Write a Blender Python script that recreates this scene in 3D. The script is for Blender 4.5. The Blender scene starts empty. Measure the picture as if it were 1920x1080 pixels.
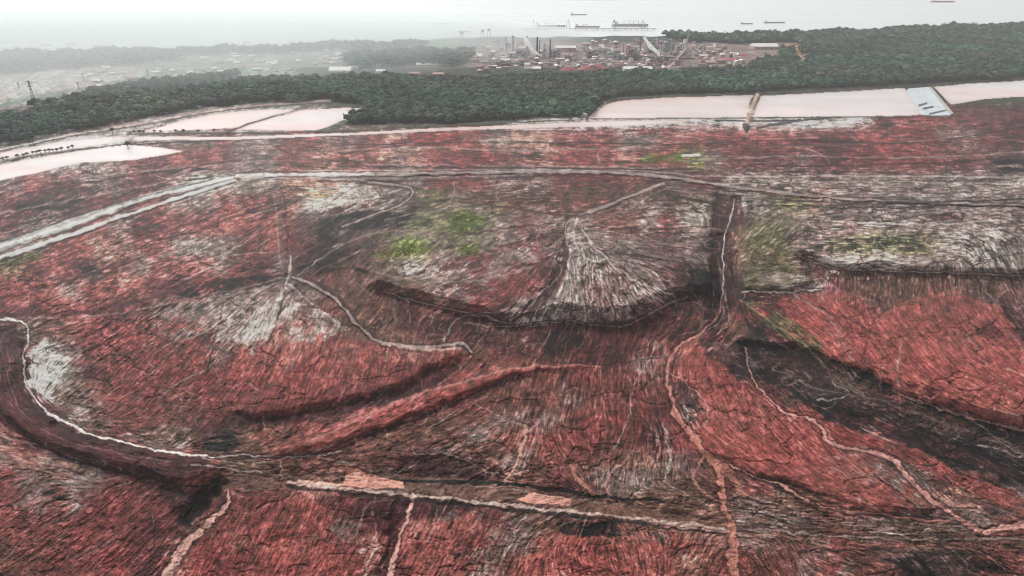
import bpy, bmesh, math, random
import numpy as np
R = math.radians
random.seed(7)
rng = np.random.default_rng(7)
sc = bpy.context.scene

# ------------------------------------------------------------------ camera, sky, sun, exposure
CAM_H, PITCH, F = 300.0, R(25.5), 1280.0
cam = bpy.data.cameras.new('camera'); cam.sensor_width = 36; cam.lens = 24
cam.clip_start = 1; cam.clip_end = 60000
camo = bpy.data.objects.new('camera', cam); sc.collection.objects.link(camo)
camo.location = (0, 0, CAM_H); camo.rotation_euler = (math.pi/2 - PITCH, 0, 0)
sc.camera = camo
SUN_EL, SUN_AZ = R(40), R(-30)          # azimuth from +Y, negative = towards the left
world = bpy.data.worlds.new('World'); sc.world = world; world.use_nodes = True
wn = world.node_tree.nodes; wl = world.node_tree.links
sky = wn.new('ShaderNodeTexSky'); sky.sky_type = 'NISHITA'; sky.sun_disc = False
sky.sun_elevation = SUN_EL; sky.sun_rotation = SUN_AZ
sky.air_density = 1.0; sky.dust_density = 2.0; sky.ozone_density = 1.0
hsv = wn.new('ShaderNodeHueSaturation'); hsv.inputs['Saturation'].default_value = 0.14
wl.new(sky.outputs[0], hsv.inputs['Color'])
wl.new(hsv.outputs[0], wn['Background'].inputs[0])
wn['Background'].inputs[1].default_value = 0.15
sun = bpy.data.lights.new('sun', 'SUN'); sun.energy = 2.0; sun.angle = R(7); sun.color = (1.0, .96, .91)
suno = bpy.data.objects.new('sun', sun); sc.collection.objects.link(suno)
suno.rotation_euler = (math.pi/2 - SUN_EL, 0, math.pi - SUN_AZ)
sc.view_settings.view_transform = 'Standard'; sc.view_settings.look = 'None'
sc.view_settings.gamma = 1.0; sc.view_settings.use_curve_mapping = False
sc.view_settings.exposure = 0.2
sc.cycles.use_denoising = True
sc.cycles.volume_bounces = 3
sc.cycles.pixel_filter_type = 'BLACKMAN_HARRIS'; sc.cycles.filter_width = 1.1
sc.cycles.max_bounces = 6; sc.cycles.diffuse_bounces = 2; sc.cycles.glossy_bounces = 2

# ------------------------------------------------------------------ helpers
SIN, COS = math.sin(PITCH), math.cos(PITCH)
def at(px, py, z=0.0):
    """ground point seen in the direction px,py of the survey map (plane z)"""
    dx = (px - 960)/F; dy = (540 - py)/F
    ry = COS + dy*SIN; rz = -SIN + dy*COS
    t = (CAM_H - z)/(-rz)
    return dx*t, ry*t
def topx(x, y, z=0.0):
    f = y*COS + (CAM_H - z)*SIN
    u = (z - CAM_H)*COS + y*SIN
    return 960 + x/f*F, 540 - u/f*F
def mpp(px, py):
    x, y = at(px, py)
    return (y*COS + CAM_H*SIN)/F
def lin(c):
    c = np.asarray(c, float)/255.0
    return np.where(c <= .04045, c/12.92, ((c+.055)/1.055)**2.4)
def tag(o, label=None, cat=None, group=None, kind=None):
    if label: o['label'] = label
    if cat: o['category'] = cat
    if group: o['group'] = group
    if kind: o['kind'] = kind
    return o
def link(o, parent=None):
    sc.collection.objects.link(o)
    if parent: o.parent = parent
    return o
def empty(name, loc, rz=0.0):
    o = bpy.data.objects.new(name, None); o.empty_display_size = 1
    o.location = loc; o.rotation_euler = (0, 0, rz)
    return link(o)
def mesh_np(name, co, faces, mats, col=None, midx=None, smooth=False):
    """co (n,3), faces (m,k) int array"""
    me = bpy.data.meshes.new(name)
    co = np.ascontiguousarray(co, np.float32); faces = np.ascontiguousarray(faces, np.int32)
    k = faces.shape[1]
    me.vertices.add(len(co)); me.vertices.foreach_set('co', co.ravel())
    me.loops.add(faces.size); me.loops.foreach_set('vertex_index', faces.ravel())
    me.polygons.add(len(faces))
    me.polygons.foreach_set('loop_start', np.arange(0, faces.size, k, dtype=np.int32))
    if smooth: me.polygons.foreach_set('use_smooth', np.ones(len(faces), bool))
    for m in mats: me.materials.append(m)
    if midx is not None: me.polygons.foreach_set('material_index', np.ascontiguousarray(midx, np.int32))
    if col is not None:
        a = me.color_attributes.new('Col', 'FLOAT_COLOR', 'POINT')
        c4 = np.ones((len(co), 4), np.float32); c4[:, :3] = col
        a.data.foreach_set('color', c4.ravel())
    me.update(calc_edges=True)
    return me

def mat(name, base, rough=.85, noise=None, spec=.3, metal=0.0):
    """procedural material: base colour broken up by noise = (scale, amount)"""
    m = bpy.data.materials.new(name); m.use_nodes = True
    n, l = m.node_tree.nodes, m.node_tree.links; b = n['Principled BSDF']
    b.inputs['Roughness'].default_value = rough; b.inputs['Specular IOR Level'].default_value = spec
    b.inputs['Metallic'].default_value = metal
    sc_, am = noise or (.3, .3)
    g = n.new('ShaderNodeNewGeometry'); t = n.new('ShaderNodeTexNoise'); t.inputs['Scale'].default_value = sc_
    t.inputs['Detail'].default_value = 5
    l.new(g.outputs['Position'], t.inputs['Vector'])
    r = n.new('ShaderNodeMapRange'); r.inputs[1].default_value = .3; r.inputs[2].default_value = .7
    r.inputs[3].default_value = 1-am; r.inputs[4].default_value = 1+am
    l.new(t.outputs[0], r.inputs[0])
    v = n.new('ShaderNodeVectorMath'); v.operation = 'SCALE'; v.inputs[0].default_value = base
    l.new(r.outputs[0], v.inputs['Scale']); l.new(v.outputs[0], b.inputs['Base Color'])
    return m
def mat_attr(name, rough=.8, scales=((.25, .12),), spec=.3, bump=0.0, bscale=.5, rough_var=0.0):
    m = bpy.data.materials.new(name); m.use_nodes = True
    n, l = m.node_tree.nodes, m.node_tree.links; b = n['Principled BSDF']
    b.inputs['Roughness'].default_value = rough; b.inputs['Specular IOR Level'].default_value = spec
    a = n.new('ShaderNodeAttribute'); a.attribute_name = 'Col'
    g = n.new('ShaderNodeNewGeometry'); cur = a.outputs['Color']
    for s, am in scales:
        t = n.new('ShaderNodeTexNoise'); t.inputs['Scale'].default_value = s; t.inputs['Detail'].default_value = 4
        l.new(g.outputs['Position'], t.inputs['Vector'])
        r = n.new('ShaderNodeMapRange'); r.inputs[1].default_value = .3; r.inputs[2].default_value = .7
        r.inputs[3].default_value = 1-am; r.inputs[4].default_value = 1+am
        l.new(t.outputs[0], r.inputs[0])
        v = n.new('ShaderNodeVectorMath'); v.operation = 'SCALE'
        l.new(cur, v.inputs[0]); l.new(r.outputs[0], v.inputs['Scale']); cur = v.outputs[0]
    l.new(cur, b.inputs['Base Color'])
    if bump:
        t = n.new('ShaderNodeTexNoise'); t.inputs['Scale'].default_value = bscale; t.inputs['Detail'].default_value = 6
        l.new(g.outputs['Position'], t.inputs['Vector'])
        bp = n.new('ShaderNodeBump'); bp.inputs['Strength'].default_value = bump; bp.inputs['Distance'].default_value = 1.0
        l.new(t.outputs[0], bp.inputs['Height']); l.new(bp.outputs[0], b.inputs['Normal'])
    if rough_var:
        t = n.new('ShaderNodeTexNoise'); t.inputs['Scale'].default_value = .05
        l.new(g.outputs['Position'], t.inputs['Vector'])
        r = n.new('ShaderNodeMapRange'); r.inputs[3].default_value = rough-rough_var; r.inputs[4].default_value = rough+rough_var
        l.new(t.outputs[0], r.inputs[0]); l.new(r.outputs[0], b.inputs['Roughness'])
    return m

# ------------------------------------------------------------------ survey map of the mud field (raster over the ground)
AX = np.arange(-320, 2241, 1.5); AY = np.arange(126, 1440, 1.25)
NX, NY = len(AX), len(AY)
PX, PY = np.meshgrid(AX, AY)
K = np.clip((PY - 130)/520, .12, 1.15)      # size of features on the map shrinks with distance
def vnoise(cell_x, cell_y=None, seed=0):
    cell_y = cell_y or cell_x
    r = np.random.default_rng(seed)
    gx = (AX - AX[0])/cell_x; gy = (AY - AY[0])/cell_y
    g = r.random((int(gy[-1])+3, int(gx[-1])+3))
    ix = gx.astype(int); fx = gx - ix; fx = fx*fx*(3-2*fx)
    iy = gy.astype(int); fy = gy - iy; fy = fy*fy*(3-2*fy)
    rows = g[:, ix]*(1-fx) + g[:, ix+1]*fx
    return (rows[iy]*(1-fy)[:, None] + rows[iy+1]*fy[:, None])*2 - 1
def fbm(cell, seed, oct=4, ratio=.6):
    s = 0; a = 1; t = 0
    for o in range(oct):
        s = s + a*vnoise(cell/2**o, cell/2**o*.6, seed+o); t += a; a *= ratio
    return s/t
def blur(a, nx, ny):
    for ax, n in ((1, nx), (0, ny)):
        for _ in range(2):
            if n < 1: continue
            p = np.pad(a, [(n+1, n) if i == ax else (0, 0) for i in range(2)], mode='edge')
            c = np.cumsum(p, axis=ax)
            if ax == 1: a = (c[:, 2*n+1:] - c[:, :-2*n-1])/(2*n+1)
            else: a = (c[2*n+1:] - c[:-2*n-1])/(2*n+1)
    return a

PAL = dict(K=(40,32,36), D=(80,36,42), d=(98,68,68), m=(108,48,52), r=(140,62,62), c=(174,84,79), s=(200,132,118),
           g=(134,110,107), l=(164,140,134), w=(212,194,184), o=(114,78,66), b=(124,68,62), v=(114,108,74),
           V=(118,138,56), p=(226,208,202), F=(62,74,58), h=(150,160,140), t=(150,120,112))
KEYS = list(PAL); PALA = np.array([PAL[k] for k in KEYS], float)
ROWS = [  # y centres 140, 180, 220, ... 1060; 48 cells of 40
 "h14 F34",
 "h5 F43",
 "D3 d2 p12 F10 p8 p10 m3 r2 m3",
 "p6 l2 g2 r1 g2 r2 g2 r1 s1 g1 c3 g1 s2 r3 g2 r6 m3 r4 g2 m2",
 "p4 l1 g1 r1 m1 r2 m1 g2 r1 b1 s1 r2 g1 s1 r3 b1 s1 r3 s1 r2 V1 g1 m3 d1 m3 r4 m1 d2",
 "g1 r1 m2 g2 m2 g1 w1 l3 s3 l1 m1 g2 r3 g3 m3 b2 g1 m2 g1 l1 g12",
 "m1 D1 d2 m2 r2 l1 g1 r3 m1 b1 w3 l1 g1 d1 v1 g2 v1 g2 b3 g2 d1 g2 w1 g1 D1 v2 s1 g9",
 "m1 g2 m1 r1 l1 m1 r3 c1 r2 b1 d1 K1 d2 d1 v2 V1 g2 b1 g1 l1 g1 b2 g1 r1 w1 D1 o1 v2 g9 g2",
 "g1 l1 r2 s2 m1 r1 l2 g1 m1 c1 r1 D1 K1 d1 d1 V2 g1 v2 g1 l2 m1 l1 g3 d2 g1 K1 o1 v2 g2 v3 v2 l3 g1",
 "v1 r2 m1 d1 r1 l1 c3 g1 r1 m1 g1 D1 K1 o1 d1 v1 w1 l1 g1 m1 g1 l1 m1 D1 l1 g4 D1 K1 v1 o1 g1 D1 m1 o1 w3 l3 g1 l1 g1",
 "r1 c2 l1 c2 r1 c1 m1 D1 r2 b1 D1 g2 o1 d1 o1 o2 o1 g1 l1 m1 r1 c1 D1 l2 g3 l1 d1 D1 d1 K1 v2 w2 m1 o4 b2 d3",
 "m2 r1 c1 r1 m1 b1 g1 r1 g1 g1 l1 g1 w1 w1 d1 b1 o1 o1 d1 m1 s1 m1 c1 D1 l1 l2 l2 g1 D1 D1 D1 D1 r1 r2 D1 c2 c2 d1 r1 d2 d2 d1",
 "D1 g1 b2 r3 c1 r2 l1 w2 w1 c2 m1 o1 o2 D1 D1 D2 g1 l1 D3 D3 b1 r1 D1 o1 K1 v1 m1 c3 r1 c5 r1 d1",
 "D1 m1 w1 g1 r4 r1 b1 c1 g1 c5 c2 s2 s1 b2 o1 m1 D1 D4 m1 b1 l1 c2 d1 d1 K1 K1 m1 c2 r1 c7 r1",
 "m1 D1 w1 g1 m1 r3 c1 r3 c1 c4 c2 m1 m1 b1 r1 b1 b3 b2 r1 b1 m1 g1 c2 r1 K1 K2 d1 K2 m1 l1 c3 c4",
 "D2 p1 g1 b1 r3 b1 r3 r1 c2 m1 m1 b1 m1 c1 r1 r1 r1 o1 b3 g1 b2 r1 b1 r1 d1 c3 m1 d1 K1 K1 d1 K1 c4 c2",
 "m1 D1 D1 w1 g1 b1 r2 b1 m1 r1 D1 m1 b1 o1 r1 c1 r1 m1 o2 b1 g2 g1 b1 r2 r1 m1 m1 l1 c1 c2 c2 m1 m1 K1 K2 K2 c2",
 "s1 m1 D1 D2 m1 g1 g1 w1 D1 K1 o1 b1 b1 c1 m1 b1 o2 o2 b1 g1 b1 c1 r2 r1 m1 r1 g1 r1 c2 c2 r1 c1 c2 m1 r1 K2 K2 K1 K1",
 "g1 s1 l1 g1 D1 D1 m1 r1 r1 o1 o1 o1 b1 b1 D1 o1 b1 D2 D1 l1 b1 g1 b2 b1 b1 o1 s1 g1 d1 c2 c2 c2 g1 d1 d1 b1 c1 K1 K1 K1",
 "r1 g1 g1 l1 g1 m1 m1 D1 K1 s1 b1 d1 o1 b1 s1 s1 c1 g1 g1 o1 g1 d1 s1 s1 o1 m1 b1 g1 g1 g1 o1 o1 b1 d1 c1 r3 c1 g1 d1 g2 r1 b1 d1 K1",
 "r1 g1 r1 g1 r2 r1 r1 K1 m1 b1 r1 r1 b1 c1 m1 D1 D1 D1 D1 o1 D1 b1 o1 o1 d1 D1 d1 o1 o1 o1 s1 o1 o1 o1 g1 g1 o1 o1 b1 c1 r1 r1 g1 d1 s1 s1 r1 g1",
 "r1 r1 b1 r1 r1 r1 m1 m1 b1 s1 r1 b1 r1 b1 c1 r1 g1 m1 D1 s1 c2 c1 r1 b1 g1 o1 o1 b1 o1 o1 o1 b1 o1 s1 g1 o1 g1 g1 d1 o1 g1 g1 o1 d1 o1 g1 g1 b1",
 "b1 r1 b1 r1 r1 r1 m1 b1 s1 r1 r1 b1 r1 c1 c1 b1 r1 D1 s1 c2 c2 r1 g1 g1 c2 c1 b1 c1 g1 r1 b1 s1 g1 g1 c1 b1 b1 g1 r1 b1 d1 b1 d1 K1 d1 b1 b1",
 "b2 r2 r2 m1 r1 s1 r2 b1 c2 c1 c1 m1 s1 r1 c2 c1 g1 b1 c3 c1 b1 c2 b1 s1 b1 c1 b2 g1 c1 g1 b2 g1 K1 d1 K1 b2",
]
def parse(r):
    out = []
    for t in r.split(): out += [KEYS.index(t[0])]*int(t[1:])
    return [out[int((i+.5)*len(out)/48)] for i in range(48)]
BASE = np.array([parse(r) for r in ROWS + [ROWS[-1]]*3])
# flow direction of the mud: (x, y, angle in degrees, anticlockwise from the x axis of the map)
FLOW = [(0,260,12),(200,280,8),(0,340,16),(300,320,10),(600,290,2),(1000,290,0),(1500,290,-1),(1900,280,6),(1900,340,0),(1500,360,-4),(1200,300,0),
 (0,420,22),(200,420,22),(400,380,20),(100,520,24),(300,500,24),(450,440,25),(470,530,22),(100,620,20),(250,620,30),(400,600,38),(150,720,42),(300,700,46),
 (420,680,50),(520,600,60),(600,640,65),(560,700,62),(700,690,75),(800,680,70),(350,790,48),(500,780,60),(550,850,20),(700,790,27),(850,730,27),(820,800,25),
 (620,350,0),(650,420,28),(600,470,30),(640,540,52),(700,590,55),(760,520,25),(800,400,10),(850,470,30),(950,480,32),(1000,440,15),(900,560,20),(900,350,4),(1100,360,0),
 (1000,550,55),(1040,590,65),(1080,520,85),(1130,560,-75),(1180,540,-58),(1240,550,-40),(1200,480,-15),(1280,440,-6),(1300,380,-10),(1160,400,5),
 (1180,370,28),(1360,420,88),(1350,540,-80),(1300,620,45),(1100,650,60),(950,650,50),(1430,430,40),(1450,530,10),(1600,430,-2),(1560,470,2),(1650,480,4),(1750,440,0),(1700,400,0),(1500,380,0),(1850,380,0),(1600,350,0),(1560,490,-5),(1680,495,0),(1750,470,0),(1880,480,-60),(1900,540,-70),
 (1600,525,80),(1750,530,85),(1680,530,85),(1850,420,-10),(1500,600,-38),(1600,640,-45),(1750,640,-50),(1880,620,-55),(1800,740,-30),(1900,760,-30),(1450,700,-35),(1650,760,-28),(1850,840,-27),
 (1350,750,-70),(1450,800,-50),(1400,850,-35),(1560,880,-35),(1650,920,-28),(1760,900,-40),(1880,940,-25),(1850,880,-28),
 (1000,740,70),(1080,760,75),(1150,740,-80),(1220,760,-70),(900,850,25),(980,850,65),(1060,850,-60),(1150,850,70),(1220,860,85),(1260,720,80),(1290,780,-60),
 (50,840,-10),(150,880,-12),(50,940,34),(200,950,36),(100,1040,34),(300,960,40),(250,1050,45),(400,960,58),(380,1050,58),(520,960,62),(500,1050,62),(620,960,65),(640,1050,60),
 (750,980,70),(820,1020,60),(900,1000,62),(960,1050,65),(1000,960,30),(1100,1000,60),(1100,1060,-70),(1200,1000,-60),(1200,1060,-75),(1300,1040,60),(1000,915,-6),(700,900,-4),(1250,950,-8),
 (1400,1000,-10),(1500,960,-8),(1600,1000,-4),(1750,1010,0),(1900,1010,2),(1450,1060,-60),(1600,1060,-30),(1750,1060,-50),(1880,1060,-30),(400,850,0),(500,890,-3),(20,700,85),(60,790,-40),(250,850,-15)]
def flow_field():
    st = 12
    gx = AX[::st]; gy = AY[::st]; X, Y = np.meshgrid(gx, gy)
    num_c = np.zeros_like(X); num_s = np.zeros_like(X); den = np.zeros_like(X)
    for fx, fy, a in FLOW:
        k = np.clip((fy-100)/500, .25, 1)
        d2 = ((X-fx)/1.3)**2 + ((Y-fy)/k)**2 + 150
        w = 1/d2**2.4
        num_c += w*math.cos(2*R(a)); num_s += w*math.sin(2*R(a))
    th = .5*np.arctan2(num_s, num_c)
    c2, s2 = np.cos(2*th), np.sin(2*th)
    def up(g):
        iy = np.clip((np.arange(NY)/st), 0, g.shape[0]-1.001); ix = np.clip((np.arange(NX)/st), 0, g.shape[1]-1.001)
        y0 = iy.astype(int); fy = (iy-y0)[:, None]; x0 = ix.astype(int); fx = ix-x0
        r = g[:, x0]*(1-fx) + g[:, x0+1]*fx
        return r[y0]*(1-fy) + r[y0+1]*fy
    th = .5*np.arctan2(up(s2), up(c2)) + .12*fbm(150, 77)*K
    return np.cos(th), -np.sin(th)           # map y points down
FX, FY = flow_field()
# raster steps along the flow
UX = (FX/1.5); UY = (FY/1.25)
def lic(fields, length, step=1.3):
    """smear fields (list of 2-D arrays) along the flow"""
    acc = [f.copy() for f in fields]; n = 1
    J0, I0 = np.meshgrid(np.arange(NX, dtype=np.float32), np.arange(NY, dtype=np.float32))
    for sgn in (1, -1):
        jx, iy = J0.copy(), I0.copy(); px_, py_ = None, None
        L = 0
        while L < length:
            j = np.clip(jx.round().astype(np.int32), 0, NX-1); i = np.clip(iy.round().astype(np.int32), 0, NY-1)
            ux = UX[i, j]; uy = UY[i, j]
            if px_ is not None:
                fl = np.where(ux*px_ + uy*py_ < 0, -1.0, 1.0); ux = ux*fl; uy = uy*fl
            px_, py_ = ux, uy
            jx += sgn*step*ux; iy += sgn*step*uy
            j = np.clip(jx.round().astype(np.int32), 0, NX-1); i = np.clip(iy.round().astype(np.int32), 0, NY-1)
            for a, f in zip(acc, fields): a += f[i, j]
            n += 1; L += step
    acc = [a/n for a in acc]
    return acc
def sgn_fix(a):
    return (a - a.mean())/a.std()

# --- streak fields along the flow
s1, = lic([vnoise(1.9, 1.7, 221)], 6)
s2, = lic([vnoise(4.0, 3.2, 201) + .5*vnoise(8, 6, 202)], 15)
s3, = lic([vnoise(1.6, 1.4, 231)], 3)
s4, = lic([vnoise(2.2, 1.9, 211)**3], 44)
s1 = sgn_fix(s1); s2 = sgn_fix(s2); s3 = sgn_fix(s3); s4 = sgn_fix(s4)
patch = fbm(90, 61, 6, .7); patch2 = fbm(40, 71, 5, .75)
def rank(a):
    h, e = np.histogram(a, 400); c = np.cumsum(h)/a.size
    return np.interp(a, .5*(e[1:]+e[:-1]), c)
UN = rank(.35*s1 + .4*s2 + .2*s3 + 3.2*patch2)
grain = rng.normal(0, 1, PX.shape)
# --- colour zones
KX = np.clip(K, .55, 1.15)
warpx = (fbm(70, 1)*26 + vnoise(60, 5, 15)*12)*KX; warpy = fbm(70, 11)*16*K
fx_, fy_ = fbm(22, 401, 4, .7), fbm(22, 405, 4, .7)
jx = fx_*15*KX + s3*1.0; jy = fy_*11*K + s3*.7*K
gxx = np.clip((PX + warpx*1.3 + jx)/40 - .5, 0, 46.99); gyy = np.clip((PY + warpy*1.3 + jy - 120)/40 - .5, 0, len(BASE)-1.01)
x0_ = gxx.astype(int); y0_ = gyy.astype(int); u_ = gxx - x0_; v_ = gyy - y0_
u_ = np.clip((u_-.5)*2.0+.5, 0, 1)[..., None]; v_ = np.clip((v_-.5)*2.0+.5, 0, 1)[..., None]
PB = PALA[BASE]
COL = (PB[y0_, x0_]*(1-u_) + PB[y0_, x0_+1]*u_)*(1-v_) + (PB[y0_+1, x0_]*(1-u_) + PB[y0_+1, x0_+1]*u_)*v_
mean_ = np.stack([blur(COL[..., q], 30, 18) for q in range(3)], -1)
COL = COL*.62 + mean_*.38
HGT = fbm(260, 31, 3)*2.0*K + fbm(60, 35, 3)*.5*K
ROAD = np.zeros(PX.shape, bool); STREAM = np.zeros(PX.shape, bool); DK = np.zeros(PX.shape); POND = np.zeros(PX.shape, np.int32)
SMOOTHZ = np.ones(PX.shape)                  # strength of the streaks

def inside(poly, X, Y):
    r = np.zeros(X.shape, bool); n = len(poly)
    for i in range(n):
        x1, y1 = poly[i]; x2, y2 = poly[(i+1) % n]
        if y1 == y2: continue
        c = ((y1 > Y) != (y2 > Y)) & (X < (x2-x1)*(Y-y1)/(y2-y1) + x1)
        r ^= c
    return r
def box(pts, pad):
    xs = [p[0] for p in pts]; ys = [p[1] for p in pts]
    j0 = np.searchsorted(AX, min(xs)-pad); j1 = np.searchsorted(AX, max(xs)+pad)
    i0 = np.searchsorted(AY, min(ys)-pad); i1 = np.searchsorted(AY, max(ys)+pad)
    return slice(max(i0, 0), i1), slice(max(j0, 0), j1)
def region(poly, key, alpha=1.0, jit=.7, warp=.6, h=0.0, streak=None):
    s = box(poly, 45)
    X = PX[s] + warp*.35*warpx[s] + jit*jx[s]; Y = PY[s] + warp*.35*warpy[s] + jit*jy[s]
    m = inside(poly, X, Y)
    if key:
        c = np.array(PAL[key] if isinstance(key, str) else key, float); a = (.8*np.clip((alpha-UN[s])/.3+.5, 0, 1) if alpha < 1 else .8)*m; a = a[..., None]*np.ones(3); COL[s] = COL[s]*(1-a) + c*a
    if key == 'K': DK[s][m] = 1.0
    elif key == 'D': DK[s][m] = .15
    elif key: DK[s][m] *= .3
    if h:
        mm = inside(poly, PX[s] + fx_[s]*14*KX[s], PY[s] + fy_[s]*10*K[s]).astype(float)
        HGT[s] += blur(mm, 3, 3)*h
    if streak is not None:
        SMOOTHZ[s][inside(poly, PX[s], PY[s])] = streak
def blob(cx, cy, rx, ry, key, ang=0.0, **kw):
    a = R(ang)
    region([(cx + rx*math.cos(t)*math.cos(a) + ry*math.sin(t)*math.sin(a), cy - rx*math.cos(t)*math.sin(a) + ry*math.sin(t)*math.cos(a)) for t in np.linspace(0, 2*math.pi, 14)[:-1]], key, **kw)
def dist_line(pts, s, wx=0, wy=0):
    X = PX[s] + wx; Y = PY[s] + wy
    best = np.full(X.shape, 1e9); tt = np.zeros(X.shape)
    n = len(pts)-1
    for i in range(n):
        x1, y1 = pts[i][:2]; x2, y2 = pts[i+1][:2]
        dx, dy = x2-x1, y2-y1; L = dx*dx+dy*dy or 1
        t = np.clip(((X-x1)*dx + (Y-y1)*dy)/L, 0, 1)
        d = np.hypot(X-x1-t*dx, Y-y1-t*dy)
        b = d < best; best[b] = d[b]; tt[b] = (i + t[b])/n
    return best, tt
def smooth_pts(pts):
    P = np.array(pts, float); out = []
    for i in range(len(P)-1):
        p0 = P[max(i-1, 0)]; p1 = P[i]; p2 = P[i+1]; p3 = P[min(i+2, len(P)-1)]
        for t in (0, .25, .5, .75):
            out.append(.5*((2*p1) + (-p0+p2)*t + (2*p0-5*p1+4*p2-p3)*t*t + (-p0+3*p1-3*p2+p3)*t**3))
    out.append(P[-1]); return [tuple(p) for p in out]
LATE = []                                    # crisp lines painted after the smear
def line(pts, w0, w1, key, h=0.0, kind=None, late=True, wob=.25, dark=0.0, alpha=1.0, rough=.5):
    LATE.append((smooth_pts(pts), w0, w1, key, h, kind, wob, dark, alpha, rough)) if late else paint_line(smooth_pts(pts), w0, w1, key, h, kind, wob, dark, alpha, rough)
VW = vnoise(26, 18, 95)*.7 + vnoise(9, 7, 96)*.5
WV = vnoise(16, 12, 91)*4 + vnoise(7, 5, 92)*1.6; WU = vnoise(16, 12, 93)*4 + vnoise(7, 5, 94)*1.6
def paint_line(pts, w0, w1, key, h, kind, wob, dark, alpha, rough):
    s = box(pts, max(w0, w1)*3+12)
    d, t = dist_line(pts, s, WU[s]*wob*K[s]*2 + fx_[s]*5*K[s], WV[s]*wob*K[s]*2 + fy_[s]*4*K[s])
    w = (w0 + (w1-w0)*t)/2*(.8 if kind == 'stream' else 1)
    w = w*(1 + rough*VW[s])
    c = np.array(PAL[key] if isinstance(key, str) else key, float)
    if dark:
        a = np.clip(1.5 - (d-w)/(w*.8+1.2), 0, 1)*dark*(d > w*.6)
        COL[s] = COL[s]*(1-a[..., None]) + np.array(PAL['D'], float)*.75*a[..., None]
    a = np.clip((w - d)/1.1 + .5, 0, 1)*alpha
    COL[s] = COL[s]*(1-a[..., None]) + c*a[..., None]
    if kind == 'road': ROAD[s] |= (d < w)
    if kind == 'stream': STREAM[s] |= (d < w)
    if h: HGT[s] += h*np.clip(1.3 - d/(w*1.3+1.5), 0, 1)

# wide areas
region([(-200,560),(0,598),(34,605),(48,660),(42,710),(62,760),(112,800),(220,832),(340,852),(412,872),(392,912),(330,907),(200,877),(110,852),(40,812),(0,777),(-200,650)], 'D', jit=.4, h=7, streak=.7)
region([(0,640),(22,660),(20,730),(60,790),(130,828),(240,856),(330,870),(300,885),(190,865),(100,840),(40,800),(0,760)], 'm', alpha=.6, h=1)
region([(60,655),(95,650),(130,680),(110,715),(80,740),(58,725),(52,680)], 'p', jit=1.2)
region([(150,690),(130,720),(60,750),(120,790),(260,825),(430,840),(450,820),(300,800),(190,790),(150,740)], 'o', alpha=.55)
region([(410,892),(430,900),(388,955),(352,988),(328,978),(368,925)], 'K', jit=.3, h=-5)
region([(350,985),(325,975),(280,1040),(255,1090),(310,1090),(340,1040)], 'D', alpha=.6)
region([(410,868),(450,862),(560,865),(560,900),(470,895),(415,905)], 'o', jit=.5)
region([(385,822),(410,812),(445,810),(452,838),(430,850),(380,846)], 'K', alpha=.75)
region([(440,812),(455,800),(560,790),(700,765),(800,735),(850,700),(870,680),(800,690),(780,712),(690,745),(560,775),(450,790)], 'D', jit=.5, h=-.5)
region([(500,852),(560,825),(620,800),(760,745),(900,705),(980,690),(1080,688),(985,700),(900,727),(800,767),(700,807),(640,832),(560,848)], 'c', jit=.5, h=5, streak=.7)
region([(640,832),(800,770),(900,730),(985,701),(1000,708),(905,740),(800,782),(690,822)], 'D', jit=.35, alpha=.8)
region([(560,680),(600,625),(700,640),(760,652),(870,655),(860,672),(800,690),(790,712),(700,740),(560,770),(480,785),(440,770),(500,720)], 'r', alpha=.75, h=5, streak=.8)
region([(610,640),(700,655),(800,662),(780,680),(640,680)], 's', alpha=.4)
# white crust round the junction
region([(540,560),(620,590),(660,620),(600,640),(520,640),(400,640),(440,590),(500,570)], 'w', alpha=.45)
region([(330,570),(500,535),(530,560),(440,600),(330,640),(280,620)], 'l', alpha=.5)
region([(255,470),(330,448),(420,455),(430,480),(330,482),(260,490)], 'l', alpha=.6)
region([(370,532),(500,515),(520,522),(440,545),(340,560),(330,552)], 'K', alpha=.45)
region([(150,502),(170,498),(195,512),(175,515),(155,512)], 'K', jit=.3)
region([(25,385),(90,372),(155,372),(140,390),(60,395),(30,395)], 'K', alpha=.6)
region([(0,490),(80,468),(75,485),(10,505)], 'v', jit=.3)
# upper middle
region([(690,540),(715,480),(800,430),(950,412),(1080,408),(1250,422),(1335,480),(1345,552),(1290,552),(1240,573),(1160,608),(1060,598),(950,608),(850,578),(780,562)], None, h=13)
region([(-200,128),(300,128),(330,140),(180,172),(0,206),(-200,225)], (170,146,146), jit=1.5)
region([(-200,215),(0,200),(120,182),(240,165),(400,140),(520,128),(330,128),(180,160),(0,190)], (112,136,112), alpha=.7)
for k in range(9): region([(-200,168+k*6),(300-k*30,136+k*5),(300-k*30,138+k*5),(-200,171+k*6)], (222,206,200), alpha=.8, jit=.5)
region([(560,352),(640,345),(740,352),(730,368),(660,382),(600,395),(570,390),(600,370)], 'w', alpha=.8)
region([(560,360),(640,350),(660,360),(600,372)], (222,170,130), alpha=.5)
region([(700,350),(740,352),(745,370),(700,388),(640,400),(600,402),(590,395),(660,385),(710,370)], 'm', alpha=.6)
region([(440,385),(530,378),(530,398),(450,402)], 'D', alpha=.7)
region([(590,420),(640,400),(700,395),(780,400),(760,420),(700,430),(640,450),(600,455)], 'K', alpha=.6, jit=.9)
region([(560,500),(640,470),(700,455),(690,475),(620,500),(570,520)], 'K', alpha=.5)
region([(665,500),(690,505),(690,530),(672,528)], 'K', alpha=.8, jit=.4)
region([(575,520),(640,500),(720,520),(740,580),(780,620),(800,645),(740,645),(690,610),(640,560)], 'o', alpha=.75, h=-2)
region([(575,520),(640,500),(720,520),(740,580),(780,620),(700,590),(640,550)], 'b', alpha=.3)
region([(740,500),(800,490),(845,500),(800,515),(750,515)], 'w', alpha=.6)
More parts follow.
